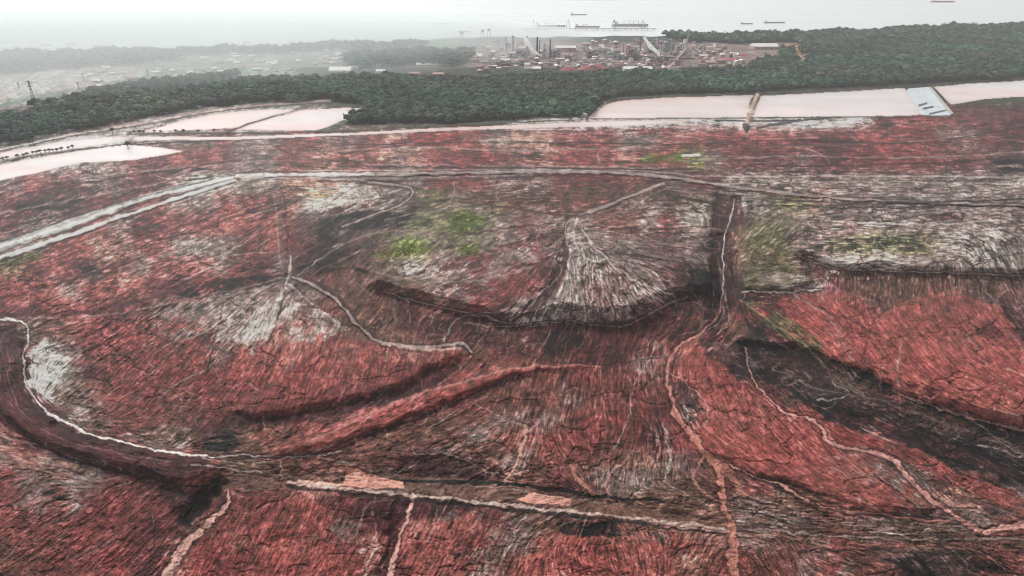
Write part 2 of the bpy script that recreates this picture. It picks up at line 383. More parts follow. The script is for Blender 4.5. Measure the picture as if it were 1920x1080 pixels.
region([(725,480),(770,475),(775,486),(735,492)], 'w', alpha=.8, jit=.4)
region([(820,530),(900,520),(920,545),(880,565),(830,560)], 'D', alpha=.6)
region([(800,560),(850,540),(900,560),(870,575),(820,580)], 'l', alpha=.5)
region([(830,490),(920,465),(1010,440),(1040,445),(960,470),(880,500),(820,512)], 'm', alpha=.8, jit=.4, h=-1)
region([(940,480),(1030,445),(1025,470),(990,490),(950,500),(900,540),(870,530)], 'l', alpha=.6)
region([(1040,440),(1060,430),(1062,500),(1045,550),(1000,580),(950,600),(990,570),(1025,530),(1045,490)], 'D', alpha=.85, jit=.35, h=-1.5)
region([(940,510),(1030,490),(1030,530),(990,565),(940,560),(930,540)], 'r', alpha=.55)
region([(1065,420),(1090,430),(1110,480),(1190,510),(1270,550),(1240,575),(1160,605),(1060,600),(1000,595),(1040,560),(1062,510)], 'l', alpha=.55, h=5)
region([(1110,490),(1170,500),(1180,560),(1120,580),(1090,540)], 'b', alpha=.45)
region([(1195,520),(1240,525),(1300,550),(1290,560),(1230,540)], 'D', alpha=.7, jit=.4)
region([(870,606),(950,612),(1060,602),(1160,612),(1240,577),(1290,556),(1345,570),(1340,600),(1290,640),(1240,665),(1130,680),(1020,672),(960,650),(880,640)], (92,48,44), alpha=.9, jit=.5)
region([(740,570),(850,580),(950,605),(940,640),(850,640),(780,620)], 'D', alpha=.6)
region([(1000,620),(1080,610),(1100,650),(1030,665)], 'K', alpha=.55)
region([(980,600),(1060,588),(1040,610),(985,612)], 'w', alpha=.6)
region([(880,345),(960,335),(1100,332),(1220,340),(1240,345),(1100,350),(1000,355),(900,368)], 'm', alpha=.5)
region([(1100,350),(1220,345),(1150,385),(1080,405),(960,395),(860,375),(960,360)], 'b', alpha=.6)
region([(740,358),(800,352),(860,358),(850,375),(760,378)], 'v', alpha=.7)
region([(820,440),(840,400),(860,392),(930,400),(925,425),(870,445)], 'v', alpha=.9)
region([(835,425),(850,400),(900,398),(905,420),(870,440)], 'V', alpha=.8)
region([(695,480),(720,462),(790,455),(795,470),(740,485)], 'V', alpha=.75)
region([(855,470),(880,455),(898,468),(880,483)], 'V', alpha=.8)
region([(1200,297),(1225,287),(1280,289),(1282,302),(1210,306)], 'V', alpha=.85)
region([(1340,365),(1390,365),(1395,420),(1365,430),(1335,425)], 'D', alpha=.97, jit=.4, h=-5)
region([(1270,385),(1330,380),(1335,410),(1300,418),(1268,408)], 'w', alpha=.65)
region([(1335,440),(1375,430),(1385,520),(1370,640),(1340,650),(1325,560)], 'D', alpha=.85, jit=.5, h=-5)
region([(1290,500),(1345,510),(1345,560),(1300,550)], 'K', alpha=.6)
region([(1400,430),(1470,440),(1500,490),(1530,530),(1480,545),(1400,540),(1385,490)], 'v', alpha=.7, h=6)
region([(1420,505),(1530,515),(1520,540),(1410,548)], 'l', alpha=.4)
region([(1390,548),(1540,545),(1545,560),(1470,575),(1395,562)], 'D', alpha=.8, jit=.4)
# right plateau with a scarp
region([(1480,470),(1560,440),(1760,430),(1920,440),(2120,430),(2120,520),(1920,518),(1820,513),(1680,508),(1560,502),(1505,480)], None, h=10)
region([(1500,478),(1560,503),(1680,509),(1820,514),(1920,520),(2120,525),(2120,575),(1920,560),(1820,547),(1700,546),(1570,530),(1510,505)], 'o', jit=.5, alpha=.85)
region([(1520,490),(1570,510),(1700,525),(1820,525),(1820,535),(1690,538),(1560,522)], 'd', jit=.5, alpha=.6)
region([(1530,460),(1660,440),(1720,450),(1740,470),(1640,468),(1560,475)], (84,84,64), alpha=.6)
region([(1520,485),(1640,470),(1760,485),(1700,500),(1600,500),(1540,495)], 'w', alpha=.55)
region([(1760,470),(1900,450),(1920,500),(1820,512),(1720,505)], 'g', alpha=.5)
region([(1740,398),(1790,398),(1800,410),(1745,412)], 'D', jit=.3)
region([(1700,368),(1830,362),(1880,372),(1740,380)], 'w', alpha=.55)
region([(1480,398),(1540,388),(1550,402),(1490,408)], (214,176,140), alpha=.8)
region([(1860,302),(1920,296),(1960,318),(1880,322)], 'K', alpha=.5)
region([(1390,335),(1920,325),(2120,330),(2120,440),(1920,440),(1700,430),(1400,430)], 'l', alpha=.33)
region([(600,430),(800,430),(1050,410),(1060,500),(900,560),(760,560),(700,500)], 'l', alpha=.25)
region([(1080,400),(1330,400),(1330,500),(1250,520),(1120,480)], 'l', alpha=.3)
region([(640,540),(760,600),(900,640),(1100,680),(1240,700),(1240,860),(1000,900),(700,880),(640,850),(900,740),(800,680)], 'b', alpha=.35)
region([(1100,340),(1240,345),(1330,370),(1330,400),(1080,400),(900,385),(860,360)], 'o', alpha=.4)
# right red fans
region([(1450,560),(1560,545),(1640,600),(1690,700),(1700,740),(1560,680),(1500,620)], 'c', alpha=.75, h=2, streak=.6)
region([(1650,590),(1700,560),(1800,550),(1870,575),(1920,640),(2120,760),(2120,850),(1920,800),(1760,745),(1700,715),(1660,650)], 'c', alpha=.85, h=5, streak=.5)
region([(1290,640),(1350,680),(1420,740),(1480,790),(1560,830),(1640,850),(1720,920),(1760,960),(1640,960),(1520,920),(1400,880),(1320,850),(1300,780),(1330,770),(1280,700)], 'c', alpha=.8, h=3, streak=.6)
region([(1560,800),(1680,820),(1770,865),(1800,890),(1920,930),(2120,990),(2120,1040),(1920,970),(1780,900),(1700,865),(1580,835)], 'c', alpha=.8, streak=.6)
region([(1820,610),(1870,600),(1900,640),(1860,650)], 'm', alpha=.5)
region([(1400,560),(1460,580),(1540,640),(1560,690),(1480,640),(1400,590)], 'v', alpha=.7, jit=.4)
region([(1385,565),(1400,560),(1545,690),(1500,680),(1430,630)], (70,74,44), alpha=.35, jit=.3)
region([(1385,640),(1500,648),(1570,672),(1640,700),(1690,738),(1800,773),(1920,805),(2120,862),(2120,965),(1920,917),(1860,887),(1780,875),(1765,862),(1700,832),(1560,792),(1500,745),(1420,700),(1390,670)], 'K', jit=.7, alpha=.85, h=-5.5)
region([(1660,700),(1700,720),(1920,790),(2240,880),(2240,900),(1920,812),(1780,775)], 'c', jit=.5, alpha=.8)
region([(1500,750),(1560,800),(1700,842),(1760,870),(1700,862),(1580,830)], 'r', jit=.7, alpha=.8)
region([(1400,650),(1560,690),(1700,750),(1900,830),(2120,900),(2120,930),(1900,860),(1760,810),(1600,760),(1480,720)], 'b', jit=.8, alpha=.35)
region([(1560,790),(1700,830),(1860,885),(2120,960),(2120,930),(1900,880),(1700,800),(1560,770)], 'D', jit=.8, alpha=.5)
region([(1440,690),(1560,700),(1660,750),(1800,800),(1920,840),(1920,860),(1780,820),(1640,780),(1540,750),(1460,720)], 'd', jit=.6, alpha=.5)
region([(1560,700),(1620,720),(1680,745),(1640,750),(1580,725)], 'o', jit=.4, alpha=.7)
region([(1255,700),(1290,720),(1322,770),(1300,800),(1275,770),(1258,730)], 'd', jit=.3, alpha=.8)
region([(1310,640),(1380,640),(1400,690),(1350,680)], 'd', alpha=.6)
# lower middle
region([(740,878),(770,857),(830,850),(880,862),(950,890),(940,903),(850,900),(745,890)], 'D', jit=.3, h=-3)
region([(1190,820),(1210,790),(1240,790),(1255,830),(1215,850)], 'D', alpha=.5)
region([(1005,840),(1090,820),(1120,850),(1080,865),(1010,860)], 'c', alpha=.6)
region([(780,945),(910,935),(890,955),(840,975),(780,965)], 'D', alpha=.85, jit=.5, h=-1)
region([(800,970),(860,955),(900,960),(850,978)], 'l', alpha=.5)
region([(1035,978),(1160,980),(1165,1005),(1060,1005)], 'K', alpha=.75, jit=.5, h=-1)
region([(740,940),(770,940),(745,1010),(720,1090),(700,1090)], 'D', alpha=.9, jit=.3, h=-3)
region([(640,915),(770,930),(755,975),(680,965)], 'D', alpha=.6)
region([(990,1022),(1130,1015),(1140,1090),(1000,1090)], 'c', alpha=.6)
region([(1180,1020),(1250,1015),(1270,1090),(1190,1090)], 'c', alpha=.55)
region([(770,990),(910,970),(900,1090),(760,1090)], 'c', alpha=.55)
region([(560,1060),(640,1020),(700,1000),(710,1090),(560,1090)], 'c', alpha=.4)
region([(1280,960),(1360,985),(1500,985),(1700,1000),(1920,1005),(2120,1000),(2120,1030),(1920,1030),(1700,1035),(1500,1020),(1360,1010),(1270,985)], 'o', alpha=.6)
region([(1665,1050),(1720,1045),(1760,1085),(1700,1090)], 'K', alpha=.6, jit=.8)
region([(1810,1050),(1880,1050),(1900,1075),(1840,1070)], 'K', alpha=.4)
region([(880,780),(930,770),(950,790),(930,830),(880,830),(860,800)], 'l', alpha=.4)
region([(0,830),(60,850),(180,880),(270,905),(200,915),(90,900),(0,880)], 's', alpha=.35)
region([(75,925),(100,918),(104,926),(84,934)], 'K', jit=.2); region([(100,934),(122,930),(124,938),(106,941)], 'K', jit=.2)
region([(440,812),(520,798),(560,800),(500,825),(450,832)], 's', alpha=.35)
region([(330,905),(412,870),(410,885),(385,915),(350,925)], 'c', alpha=.7, h=1)
# upper belt details
region([(730,268),(780,248),(865,248),(862,262),(840,272),(740,274)], (150,48,48), alpha=.9, jit=.5, h=1)
region([(900,262),(990,256),(1000,266),(905,272)], (222,190,172), alpha=.6)
region([(880,295),(955,290),(950,302),(890,306)], (140,40,46), alpha=.8, jit=.6)
region([(650,292),(700,284),(760,288),(690,304),(660,305)], (206,150,126), alpha=.5)
region([(1180,240),(1260,240),(1270,252),(1190,254)], (150,60,62), alpha=.6)
region([(1500,230),(1600,226),(1600,238),(1480,242)], 'p', alpha=.85, jit=.5)
region([(1245,222),(1440,226),(1400,232),(1250,232)], 'p', alpha=.5)
region([(1820,190),(2120,175),(2120,215),(1900,215),(1800,205)], 'm', alpha=.5)
region([(1740,262),(1850,258),(1900,270),(1760,280)], 'r', alpha=.6)
region([(290,318),(370,312),(400,318),(320,326)], 'K', alpha=.5)

# ------------------------------------------------------------------ relief lines and streaks
amp = (.65 + .5*np.clip(patch+.5, 0, 1))*SMOOTHZ
amp *= np.clip((PY-150)/80, .35, 1)
boost = 1 + .45*blur((((PX > 1380) & (PY > 315) & (PY < 500)) | ((PX > 1000) & (PX < 1320) & (PY > 380) & (PY < 600)) | ((PX < 450) & (PY > 300) & (PY < 700))).astype(float), 20, 12)
amp *= boost
fineb = fbm(14, 611, 4, .8)
L = .09*s1 + .04*s2 + .10*s3 + .04*grain + .22*fineb + .10*patch + .24*patch2
COL = COL*np.exp(L*amp)[..., None]
def ridge(cell, seed, w):
    n = fbm(cell, seed, 4, .55); gxn = np.abs(np.gradient(n, axis=1)) + np.abs(np.gradient(n, axis=0)) + 1e-5
    return np.clip(1.4 - np.abs(n)/(gxn*w), 0, 1)
rg1 = ridge(110, 501, 1.0)*(vnoise(80, 50, 521) > -.1); rg2 = ridge(70, 511, .8)*(vnoise(60, 40, 522) > .1); rg3 = ridge(130, 531, .8)*(vnoise(70, 50, 523) > .0)
rg4 = ridge(26, 541, .9)*np.clip(vnoise(60, 40, 524)*1.5+.2, 0, 1); rg5 = ridge(40, 551, .8)*np.clip(vnoise(60, 40, 525)*1.5+.1, 0, 1)
for rg, cc, al in ((rg1, (58,34,33), .4), (rg2, (50,28,30), .45), (rg3, (188,150,140), .5), (rg4, (54,34,34), .2), (rg5, (196,160,150), .36)):
    a_ = (rg*al*amp)[..., None]; COL = COL*(1-a_) + np.array(cc, float)*a_
HGT -= (rg1*.6 + rg2*.4 + rg4*.25)*K
HGT += fineb*.45*K
DKb = blur(DK, 2, 1)
COL = COL*(1-.5*DKb*np.clip(.8-.25*s2+.4*patch2, .2, 1.2))[..., None]
# tint drift between browner and pinker mud
tint = fbm(120, 81, 4)[..., None]
COL = COL*(1 + tint*np.array((.05, -.07, -.04)))
# pale salt crust on the crests, wet dark mud in the rills
crest = np.clip((s1*.4 + s2*.36 + s4*.2 + s3*.3 + fineb*1.2 + patch2*1.6 - 1.0)/.8, 0, 1)*.5*amp
crest *= np.clip(1.15 - (COL[..., 0]-COL[..., 1])/75, .25, 1)
COL = COL*(1-crest[..., None]) + (COL*.5 + np.array((186, 160, 152.))*.6)*crest[..., None]
rill = np.clip((-s1*.4 - s2*.36 - s4*.25 - s3*.25 - fineb*1.2 - patch2*1.0 - 1.05)/.8, 0, 1)*.6*amp
COL = COL*(1-rill[..., None]) + np.array((44, 30, 34.))*rill[..., None]
fine = np.clip((s4-1.8)/.5, 0, 1)*.32*amp
COL = COL*(1-fine[..., None]) + np.array((206, 172, 160.))*fine[..., None]
fine = np.clip((-s4-1.8)/.5, 0, 1)*.4*amp
COL = COL*(1-fine[..., None]) + np.array((40, 28, 32.))*fine[..., None]
HGT += (.12*s1 + .22*s2)*K*.8*amp

# ------------------------------------------------------------------ roads, dikes and streams (crisp)
S = 's'
pink = (196,118,104)
line([(-200,540),(0,464),(100,430),(200,395),(300,362),(400,342),(445,331)], 19, 8, (178,172,168), h=2, kind='road', alpha=.95)
line([(-200,524),(0,455),(200,387),(400,336)], 3, 2, 'K', alpha=.6)
line([(-200,556),(0,483),(130,440),(250,398),(440,338)], 8, 5, (236,228,222), h=1)
line([(-200,536),(0,462),(130,422),(250,380),(440,331)], 6, 4, (232,226,220), alpha=.9)
line([(-200,564),(0,490),(130,447),(250,404),(440,342)], 3, 2, 'K', alpha=.7)
line([(-200,548),(0,473),(130,431),(250,389),(440,335)], 3, 2, 'd', alpha=.8)
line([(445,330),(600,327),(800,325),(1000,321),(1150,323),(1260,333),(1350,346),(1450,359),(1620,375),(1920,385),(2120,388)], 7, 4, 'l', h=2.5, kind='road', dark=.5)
line([(560,320),(800,319),(1000,317),(1200,320),(1300,330)], 2, 2, 'w', alpha=.7)
line([(600,334),(750,334),(900,330),(1000,327)], 4, 2, (150,142,142), alpha=.8)
line([(600,340),(760,340),(860,338),(950,333),(1040,330),(1200,338),(1300,350),(1400,362)], 3, 2.5, 'D', alpha=.7)
line([(1300,330),(1410,331),(1600,330),(1920,332),(2120,334)], 3, 2.4, 'w', alpha=.7)
line([(1500,345),(1700,350),(1920,352)], 2, 2, 'l', alpha=.6); line([(1440,372),(1600,382),(1750,380),(1920,372)], 2.5, 3, 'K', alpha=.65)
line([(1660,378),(1760,379),(1920,374)], 3, 3, 'K', alpha=.7)
line([(1245,344),(1200,360),(1140,384),(1082,408)], 6, 6, 'l', h=1, kind='road', dark=.4)
line([(1258,350),(1200,372),(1120,400)], 2, 2, 'l', alpha=.6)
line([(860,378),(950,388),(1010,398),(1080,406),(1100,402)], 3, 4, 'D', alpha=.8)
line([(850,345),(852,360),(845,376),(830,392),(760,404),(720,412)], 3, 3, 'l', alpha=.8)
line([(690,342),(740,346),(770,353),(772,366),(752,384),(700,402),(640,425)], 3.5, 3, 'l', kind='road', dark=.7)
line([(1062,410),(1058,450),(1062,480),(1050,530),(1020,570),(960,600)], 9, 6, 'D', alpha=.75)
line([(1082,410),(1075,440),(1085,470),(1110,490),(1140,487)], 5, 3, 'w', alpha=.8)
line([(1075,410),(1060,420),(1064,460)], 3, 3, 'l')
line([(520,360),(525,400),(528,450),(536,500)], 10, 13, (128,92,92), h=1.5, alpha=.5, rough=1.0, wob=.8)
line([(513,362),(520,410),(522,450),(527,500)], 2.5, 2.5, 'l', alpha=.7); line([(533,370),(536,420),(540,470)], 2.5, 2.5, 'D', alpha=.8)
line([(545,480),(545,500),(536,530),(522,560),(512,600),(500,640)], 5, 4, 'w', alpha=.8); line([(536,512),(528,560),(520,600)], 3, 3, 'K', alpha=.7)
line([(540,515),(505,535),(480,555),(470,590)], 2.5, 2, 'K', alpha=.6); line([(530,540),(500,580),(490,620),(470,660)], 3, 2, 'l', alpha=.6)
line([(0,598),(200,590),(330,565),(450,540),(530,520)], 3, 3, 'l', alpha=.6)
line([(0,590),(100,588),(200,578),(400,532),(520,510)], 5, 3, 'D', alpha=.7)
line([(0,560),(150,520),(300,470),(400,420),(500,392)], 3, 3, 'D', alpha=.55)
line([(250,455),(350,420),(420,385)], 3, 3, 'D', alpha=.5)
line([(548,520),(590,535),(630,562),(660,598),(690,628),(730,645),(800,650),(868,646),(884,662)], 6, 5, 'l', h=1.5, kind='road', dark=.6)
line([(740,648),(800,655),(860,652)], 5, 6, (212,168,154), alpha=.8)
line([(575,522),(620,545),(660,585)], 8, 8, 'D', alpha=.6)
line([(540,846),(640,800),(760,748),(900,706),(985,688),(1080,686),(1130,690)], 5, 3, (196,130,122), alpha=.7)
line([(640,833),(760,782),(860,742),(985,697),(1100,692)], 5, 3, (120,30,42), alpha=.7)
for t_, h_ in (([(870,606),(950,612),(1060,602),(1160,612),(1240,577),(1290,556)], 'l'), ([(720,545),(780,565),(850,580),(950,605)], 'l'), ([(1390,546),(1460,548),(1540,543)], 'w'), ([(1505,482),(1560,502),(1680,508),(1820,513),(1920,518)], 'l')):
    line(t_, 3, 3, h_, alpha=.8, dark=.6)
line([(880,640),(960,652),(1020,674),(1130,683),(1240,668)], 3, 3, 'K', alpha=.6)
tr1 = random.Random(5)
def rills(edge, length, n, dx=0.0):
    P = np.array(smooth_pts(edge)); 
    for q in range(n):
        t = tr1.uniform(0, len(P)-1.01); i = int(t); p = P[i]*(1-t+i) + P[i+1]*(t-i); L_ = length*tr1.uniform(.4, 1.1); d = dx + tr1.uniform(-.35, .35)
        line([tuple(p), (p[0]+d*L_*.5+tr1.uniform(-2, 2), p[1]+L_*.5), (p[0]+d*L_, p[1]+L_)], tr1.uniform(1.5, 3.2), 1.2, tr1.choice(['K', 'K', 'K', 'D', 'r', 'b', 'l']), alpha=tr1.uniform(.35, .75), rough=.8, wob=.5)
rills([(720,550),(780,568),(850,583),(950,606),(1060,600),(1160,612),(1240,580),(1290,560),(1345,560)], 60, 150)
rills([(1390,548),(1460,552),(1545,548)], 26, 22); rills([(1505,486),(1560,506),(1680,512),(1820,517),(1920,522)], 38, 110)
rills([(440,790),(560,765),(700,738),(800,705),(860,672)], 26, 50, .3); rills([(640,832),(760,785),(860,745),(985,702)], 18, 36, .2)
rills([(1560,672),(1640,700),(1690,738),(1800,773),(1920,805)], 40, 60, .3); rills([(0,770),(60,812),(150,850),(260,885),(390,905)], 14, 30); rills([(745,872),(830,852),(880,864),(950,892)], 26, 26)
line([(445,331),(520,328),(600,327),(700,326)], 8, 4, (222,212,206), alpha=.8); line([(435,338),(520,334),(600,333)], 4, 2.5, 'w', alpha=.8)
line([(400,856),(480,853),(560,857),(640,848)], 4, 3, 'l', kind='stream', dark=.5); line([(360,872),(440,880),(520,888),(560,900)], 4, 4, 'l', alpha=.8, dark=.5)
line([(1355,990),(1480,998),(1640,1008),(1900,1010),(2120,1006)], 5, 4, 'l', alpha=.7, dark=.5)
# left embankment
line([(0,598),(30,600),(48,610),(52,640),(46,660),(44,700),(60,744),(92,775),(150,806),(232,830),(330,850),(400,856)], 3.5, 5, 'w', kind='stream', dark=.3)
line([(30,640),(32,700),(50,752),(95,788),(160,818),(250,842)], 6, 6, (58,26,34), alpha=.8)
line([(15,650),(18,720),(48,780),(110,820),(220,850),(320,866)], 2, 2, (176,140,136), alpha=.55)
line([(-200,640),(0,770),(45,812),(110,852),(200,880),(330,908),(392,912)], 4, 5, (52,26,32), alpha=.85)
line([(0,775),(40,820),(100,856),(160,870)], 2, 2, 'l', alpha=.4)
line([(90,775),(130,797),(160,812)], 8, 3, 'p', alpha=.9)
# streams on the right
line([(1352,560),(1340,600),(1300,632),(1270,650),(1254,680),(1250,710),(1262,750),(1276,792),(1302,822),(1322,850),(1346,880),(1356,930),(1362,962),(1376,1000),(1374,1040),(1382,1100),(1384,1200)], 3, 24, pink, h=-.8, kind='stream', dark=.35, rough=.8)
line([(1376,372),(1372,400),(1362,430),(1354,470),(1358,500),(1352,560)], 3, 3, (190,176,172), kind='stream', dark=.6)
line([(1320,850),(1304,880),(1298,900),(1330,930),(1352,940)], 6, 6, (180,110,100), alpha=.9, kind='stream')
line([(1335,862),(1372,895),(1395,930)], 20, 10, (188,116,100), alpha=.8)
line([(1258,700),(1292,724),(1322,762),(1326,790),(1302,806)], 3, 3, (196,136,130), alpha=.9)
line([(1398,650),(1408,700),(1432,735),(1470,772),(1520,786),(1540,800),(1552,826),(1580,840),(1640,848),(1682,870),(1712,905),(1760,945),(1812,980),(1850,997),(1872,989),(1930,984),(2120,968)], 3, 15, (204,136,128), h=-.7, kind='stream', dark=.45)
line([(1340,855),(1400,886),(1480,918),(1540,950),(1630,962)], 2.5, 5, (200,140,126), dark=.7, kind='stream')
line([(1540,950),(1640,962),(1740,975),(1810,975)], 3, 3, (190,120,110), dark=.6)
line([(1400,890),(1480,925),(1530,955),(1580,972)], 5, 3, 'K', alpha=.6)
line([(1640,948),(1730,955),(1760,955)], 4, 3, (70,24,30), alpha=.8)
line([(1420,740),(1430,790),(1432,830)], 3, 3, (192,130,118), alpha=.6); line([(1380,790),(1376,830)], 2, 2, (192,130,118), alpha=.6)
line([(1604,925),(1612,940),(1622,955)], 2, 3, (200,140,126), alpha=.8)
line([(1690,640),(1684,700),(1690,735)], 3, 5, (200,160,148), alpha=.7); line([(1640,560),(1610,600),(1650,660),(1700,720),(1740,750)], 2.5, 3, (130,76,70), alpha=.8)
line([(1600,570),(1640,630),(1680,690),(1690,740)], 2.5, 4, (116,60,60), alpha=.7); line([(1640,600),(1670,575),(1700,560)], 2.5, 2, 'D', alpha=.6)
line([(1690,742),(1800,778),(1920,808),(2120,865)], 3, 4, (206,150,138), alpha=.8, h=1)
line([(1500,560),(1560,590),(1600,640)], 3, 3, 'd', alpha=.5)
line([(1388,560),(1440,600),(1500,640),(1550,690)], 3, 4, (180,170,120), alpha=.55)
line([(1385,572),(1420,625),(1490,670),(1545,695)], 8, 6, 'K', alpha=.6)
line([(1520,440),(1480,450),(1455,470),(1460,500),(1480,510)], 3, 2, 'D', alpha=.6); line([(1600,398),(1530,410),(1490,425),(1470,445)], 2.5, 3, 'l', alpha=.7)
line([(1650,508),(1700,492),(1760,485)], 4, 3, 'w', alpha=.6); line([(1490,490),(1540,520),(1580,545),(1640,565)], 3, 2, 'l', alpha=.6)
line([(1790,425),(1840,445),(1900,500),(1920,540)], 3, 3, 'l', alpha=.4)
# pipes / swirls in the dark channel
for cx, cy, rr in ((1478,714,12),(1500,722,17),(1540,735,9),(1545,752,22)):
    line([(cx+rr*math.cos(t), cy+rr*.55*math.sin(t)) for t in np.linspace(0, 5.2, 9)], 2, 2, 'l', alpha=.55)
line([(1530,750),(1570,748),(1592,736),(1560,715)], 3, 2, 'w', alpha=.6); line([(1575,690),(1600,725),(1630,750)], 3, 2, 'l', alpha=.5)
for k in range(9):
    a = 1600+k*38; line([(a, 735+k*13), (a+70, 758+k*14), (a+130, 778+k*13)], 1.6, 1.3, 'g', alpha=.5)
for k, (a, b_) in enumerate([(1400,655),(1480,690),(1540,720),(1620,745),(1700,770),(1790,800),(1850,835),(1640,790),(1740,830)]):
    line([(a, b_), (a+40, b_+14+(k % 3)*4), (a+90, b_+30-(k % 2)*6), (a+150, b_+60)], 3.5, 2, ['b', 'o', 'd', 'm'][k % 4], alpha=.6, rough=1.0, wob=.8)
# streams bottom
line([(428,920),(422,948),(392,980),(352,1018),(326,1055),(308,1100),(300,1200)], 5, 26, (206,146,134), h=-.5, kind='stream', dark=.5)
line([(776,925),(766,965),(750,1010),(738,1050),(728,1100),(720,1200)], 8, 15, (208,146,136), h=-.5, kind='stream', dark=.4)
line([(986,800),(982,830),(966,870),(950,898),(925,920),(905,930)], 7, 4, (198,142,124), kind='stream', dark=.2)
line([(880,752),(920,772),(960,790),(990,802)], 2.5, 4, (190,140,124), alpha=.8); line([(1006,790),(1000,800),(988,812)], 5, 4, (190,140,130), alpha=.8)
line([(1198,848),(1180,850),(1165,870),(1148,885),(1134,905),(1138,925),(1150,945)], 3, 4, (190,130,116), alpha=.9, kind='stream')
line([(1070,870),(1090,905),(1125,932),(1156,958)], 4, 8, (186,120,104), alpha=.85)
line([(1232,900),(1215,920),(1204,935)], 2, 2, (180,120,110), alpha=.7); line([(1140,770),(1150,800),(1145,830),(1170,850)], 2, 2, (170,110,100), alpha=.5)
line([(774,838),(776,850),(830,850),(880,864),(905,880),(950,895)], 2.5, 2.5, (200,170,154), alpha=.7)
line([(528,866),(524,890),(505,902)], 3, 3, (200,150,134), alpha=.8)
line([(245,1000),(270,990),(300,985)], 2, 2, 'l', alpha=.3)
# bottom canal
line([(420,902),(560,898),(700,898),(850,912),(1000,930),(1120,948),(1345,985)], 26, 30, (126,88,78), h=-2.5, alpha=.7)
line([(640,897),(760,903),(880,904),(960,908),(1050,918),(1130,932),(1250,940)], 7, 6, (30,28,32), alpha=.9)
line([(880,910),(1000,925),(1120,942),(1200,950)], 2.5, 2.5, 'l', alpha=.8)
line([(540,905),(640,916),(760,926),(900,942),(1000,952),(1130,966),(1360,992)], 5, 5, (208,176,164), alpha=.85, h=.5)
line([(540,912),(640,924),(800,940),(1000,960),(1130,974),(1360,1002)], 5, 5, (46,38,42), alpha=.8)
line([(1250,985),(1340,995),(1365,996)], 3, 3, (206,150,140), alpha=.8)
def patchy(poly, c):
    s = box(poly, 5); m = inside(poly, PX[s]+WU[s]*.6, PY[s]+WV[s]*.5); COL[s][m] = c; STREAM[s] |= m
line([(425,862),(470,862),(560,852),(620,845)], 3, 2, (60,30,34), alpha=.7); line([(380,858),(440,868),(500,866)], 2, 2, 'p', alpha=.6)
line([(1360,990),(1480,985),(1600,1000),(1750,1015),(1920,1015),(2120,1010)], 3, 3, 'd', alpha=.7)
line([(1590,1018),(1700,1024),(1800,1018)], 4, 2, (196,110,100), alpha=.7); line([(1500,1035),(1650,1032),(1800,1040),(1920,1032)], 4, 4, (48,40,42), alpha=.6)
line([(1420,890),(1500,915),(1560,945),(1640,955)], 8, 5, 'K', alpha=.35)
line([(955,960),(935,990),(915,1040),(905,1100)], 4, 4, 'l', alpha=.5); line([(1840,880),(1800,930)], 2, 2, 'K', alpha=.3)
line([(1210,1000),(1205,1060),(1190,1100)], 3, 3, 'g', alpha=.5)
line([(1720,885),(1760,915),(1800,935),(1900,960)], 10, 16, 'd', alpha=.6)
# upper belt
for pts_, w_, c_, a_ in (
 ([(650,283),(800,277),(1000,282),(1250,275)], 2, 'l', .7), ([(680,308),(900,310),(1100,312),(1250,316)], 2, 'l', .6), ([(640,312),(1000,315),(1300,319)], 2, 'K', .6),
 ([(100,340),(300,318),(440,305)], 2, 'l', .6), ([(0,375),(150,345),(330,318),(450,300)], 2.4, 'D', .7), ([(0,400),(200,362),(330,335)], 2, 'l', .5), ([(0,430),(120,400),(300,350),(400,330)], 2.4, 'K', .6),
 ([(1300,300),(1500,293),(1700,296),(1920,285)], 2, 'l', .6), ([(1320,345),(1600,341),(1920,345)], 2.4, 'w', .5), ([(1400,395),(1600,402),(1920,392)], 2.2, 'l', .6), ([(1560,415),(1750,420),(1900,410)], 2.2, 'w', .6),
 ([(1420,384),(1600,390),(1800,386),(1920,382)], 2.6, 'K', .55), ([(1090,440),(1200,455),(1330,458)], 2.6, 'l', .6), ([(1100,465),(1220,482),(1330,500)], 2.6, 'D', .6), ([(1100,425),(1220,430),(1330,425)], 2.6, 'D', .6),
 ([(540,520),(470,555),(430,600)], 2.4, 'w', .55), ([(535,540),(500,600),(470,660)], 2.4, 'w', .55), ([(540,540),(560,610),(600,650)], 2.6, 'l', .5), ([(538,530),(600,580),(650,620)], 2.6, 'w', .45), ([(530,525),(450,545),(370,580)], 2.4, 'K', .5), ([(533,545),(515,620),(500,700)], 2.6, 'K', .4),
 ([(880,440),(960,425),(1050,420)], 2.6, 'D', .6), ([(700,510),(800,530),(900,525),(1000,500)], 2.6, 'l', .5), ([(600,470),(700,440),(800,430)], 2.4, 'l', .45), ([(1450,520),(1500,560),(1560,600),(1600,680)], 2.6, 'l', .5),
 ([(1380,560),(1420,600),(1470,640),(1540,670),(1640,700)], 4, 'D', .6), ([(1560,560),(1700,570),(1800,552),(1900,560)], 3, 'o', .6),
 ([(1080,410),(1060,440),(1020,470),(960,500),(880,520)], 2.4, 'l', .5), ([(1090,430),(1130,480),(1200,530),(1270,555)], 2.8, 'w', .6), ([(1085,440),(1100,500),(1110,560),(1100,600)], 2.8, 'w', .5), ([(1075,450),(1060,520),(1020,580)], 2.8, 'l', .5)):
    line(pts_, w_+.5, w_+.5, c_, alpha=min(1, a_*1.3), rough=.9, wob=.5)
line([(-200,318),(0,283),(120,258),(250,237),(400,210),(500,200),(620,192)], 2, 2, 'D', h=2)
line([(-200,312),(0,277),(120,252),(250,231),(400,206),(500,196),(620,188)], 4, 3, (170,130,124), alpha=.9, kind='road')
line([(-200,340),(0,304),(60,293),(140,281),(240,270),(320,262),(640,252)], 2.5, 2, 'd', h=2)
line([(240,252),(330,250),(430,249),(520,248),(640,245),(800,236),(1000,228),(1100,224)], 3, 2, (90,84,74), h=2)
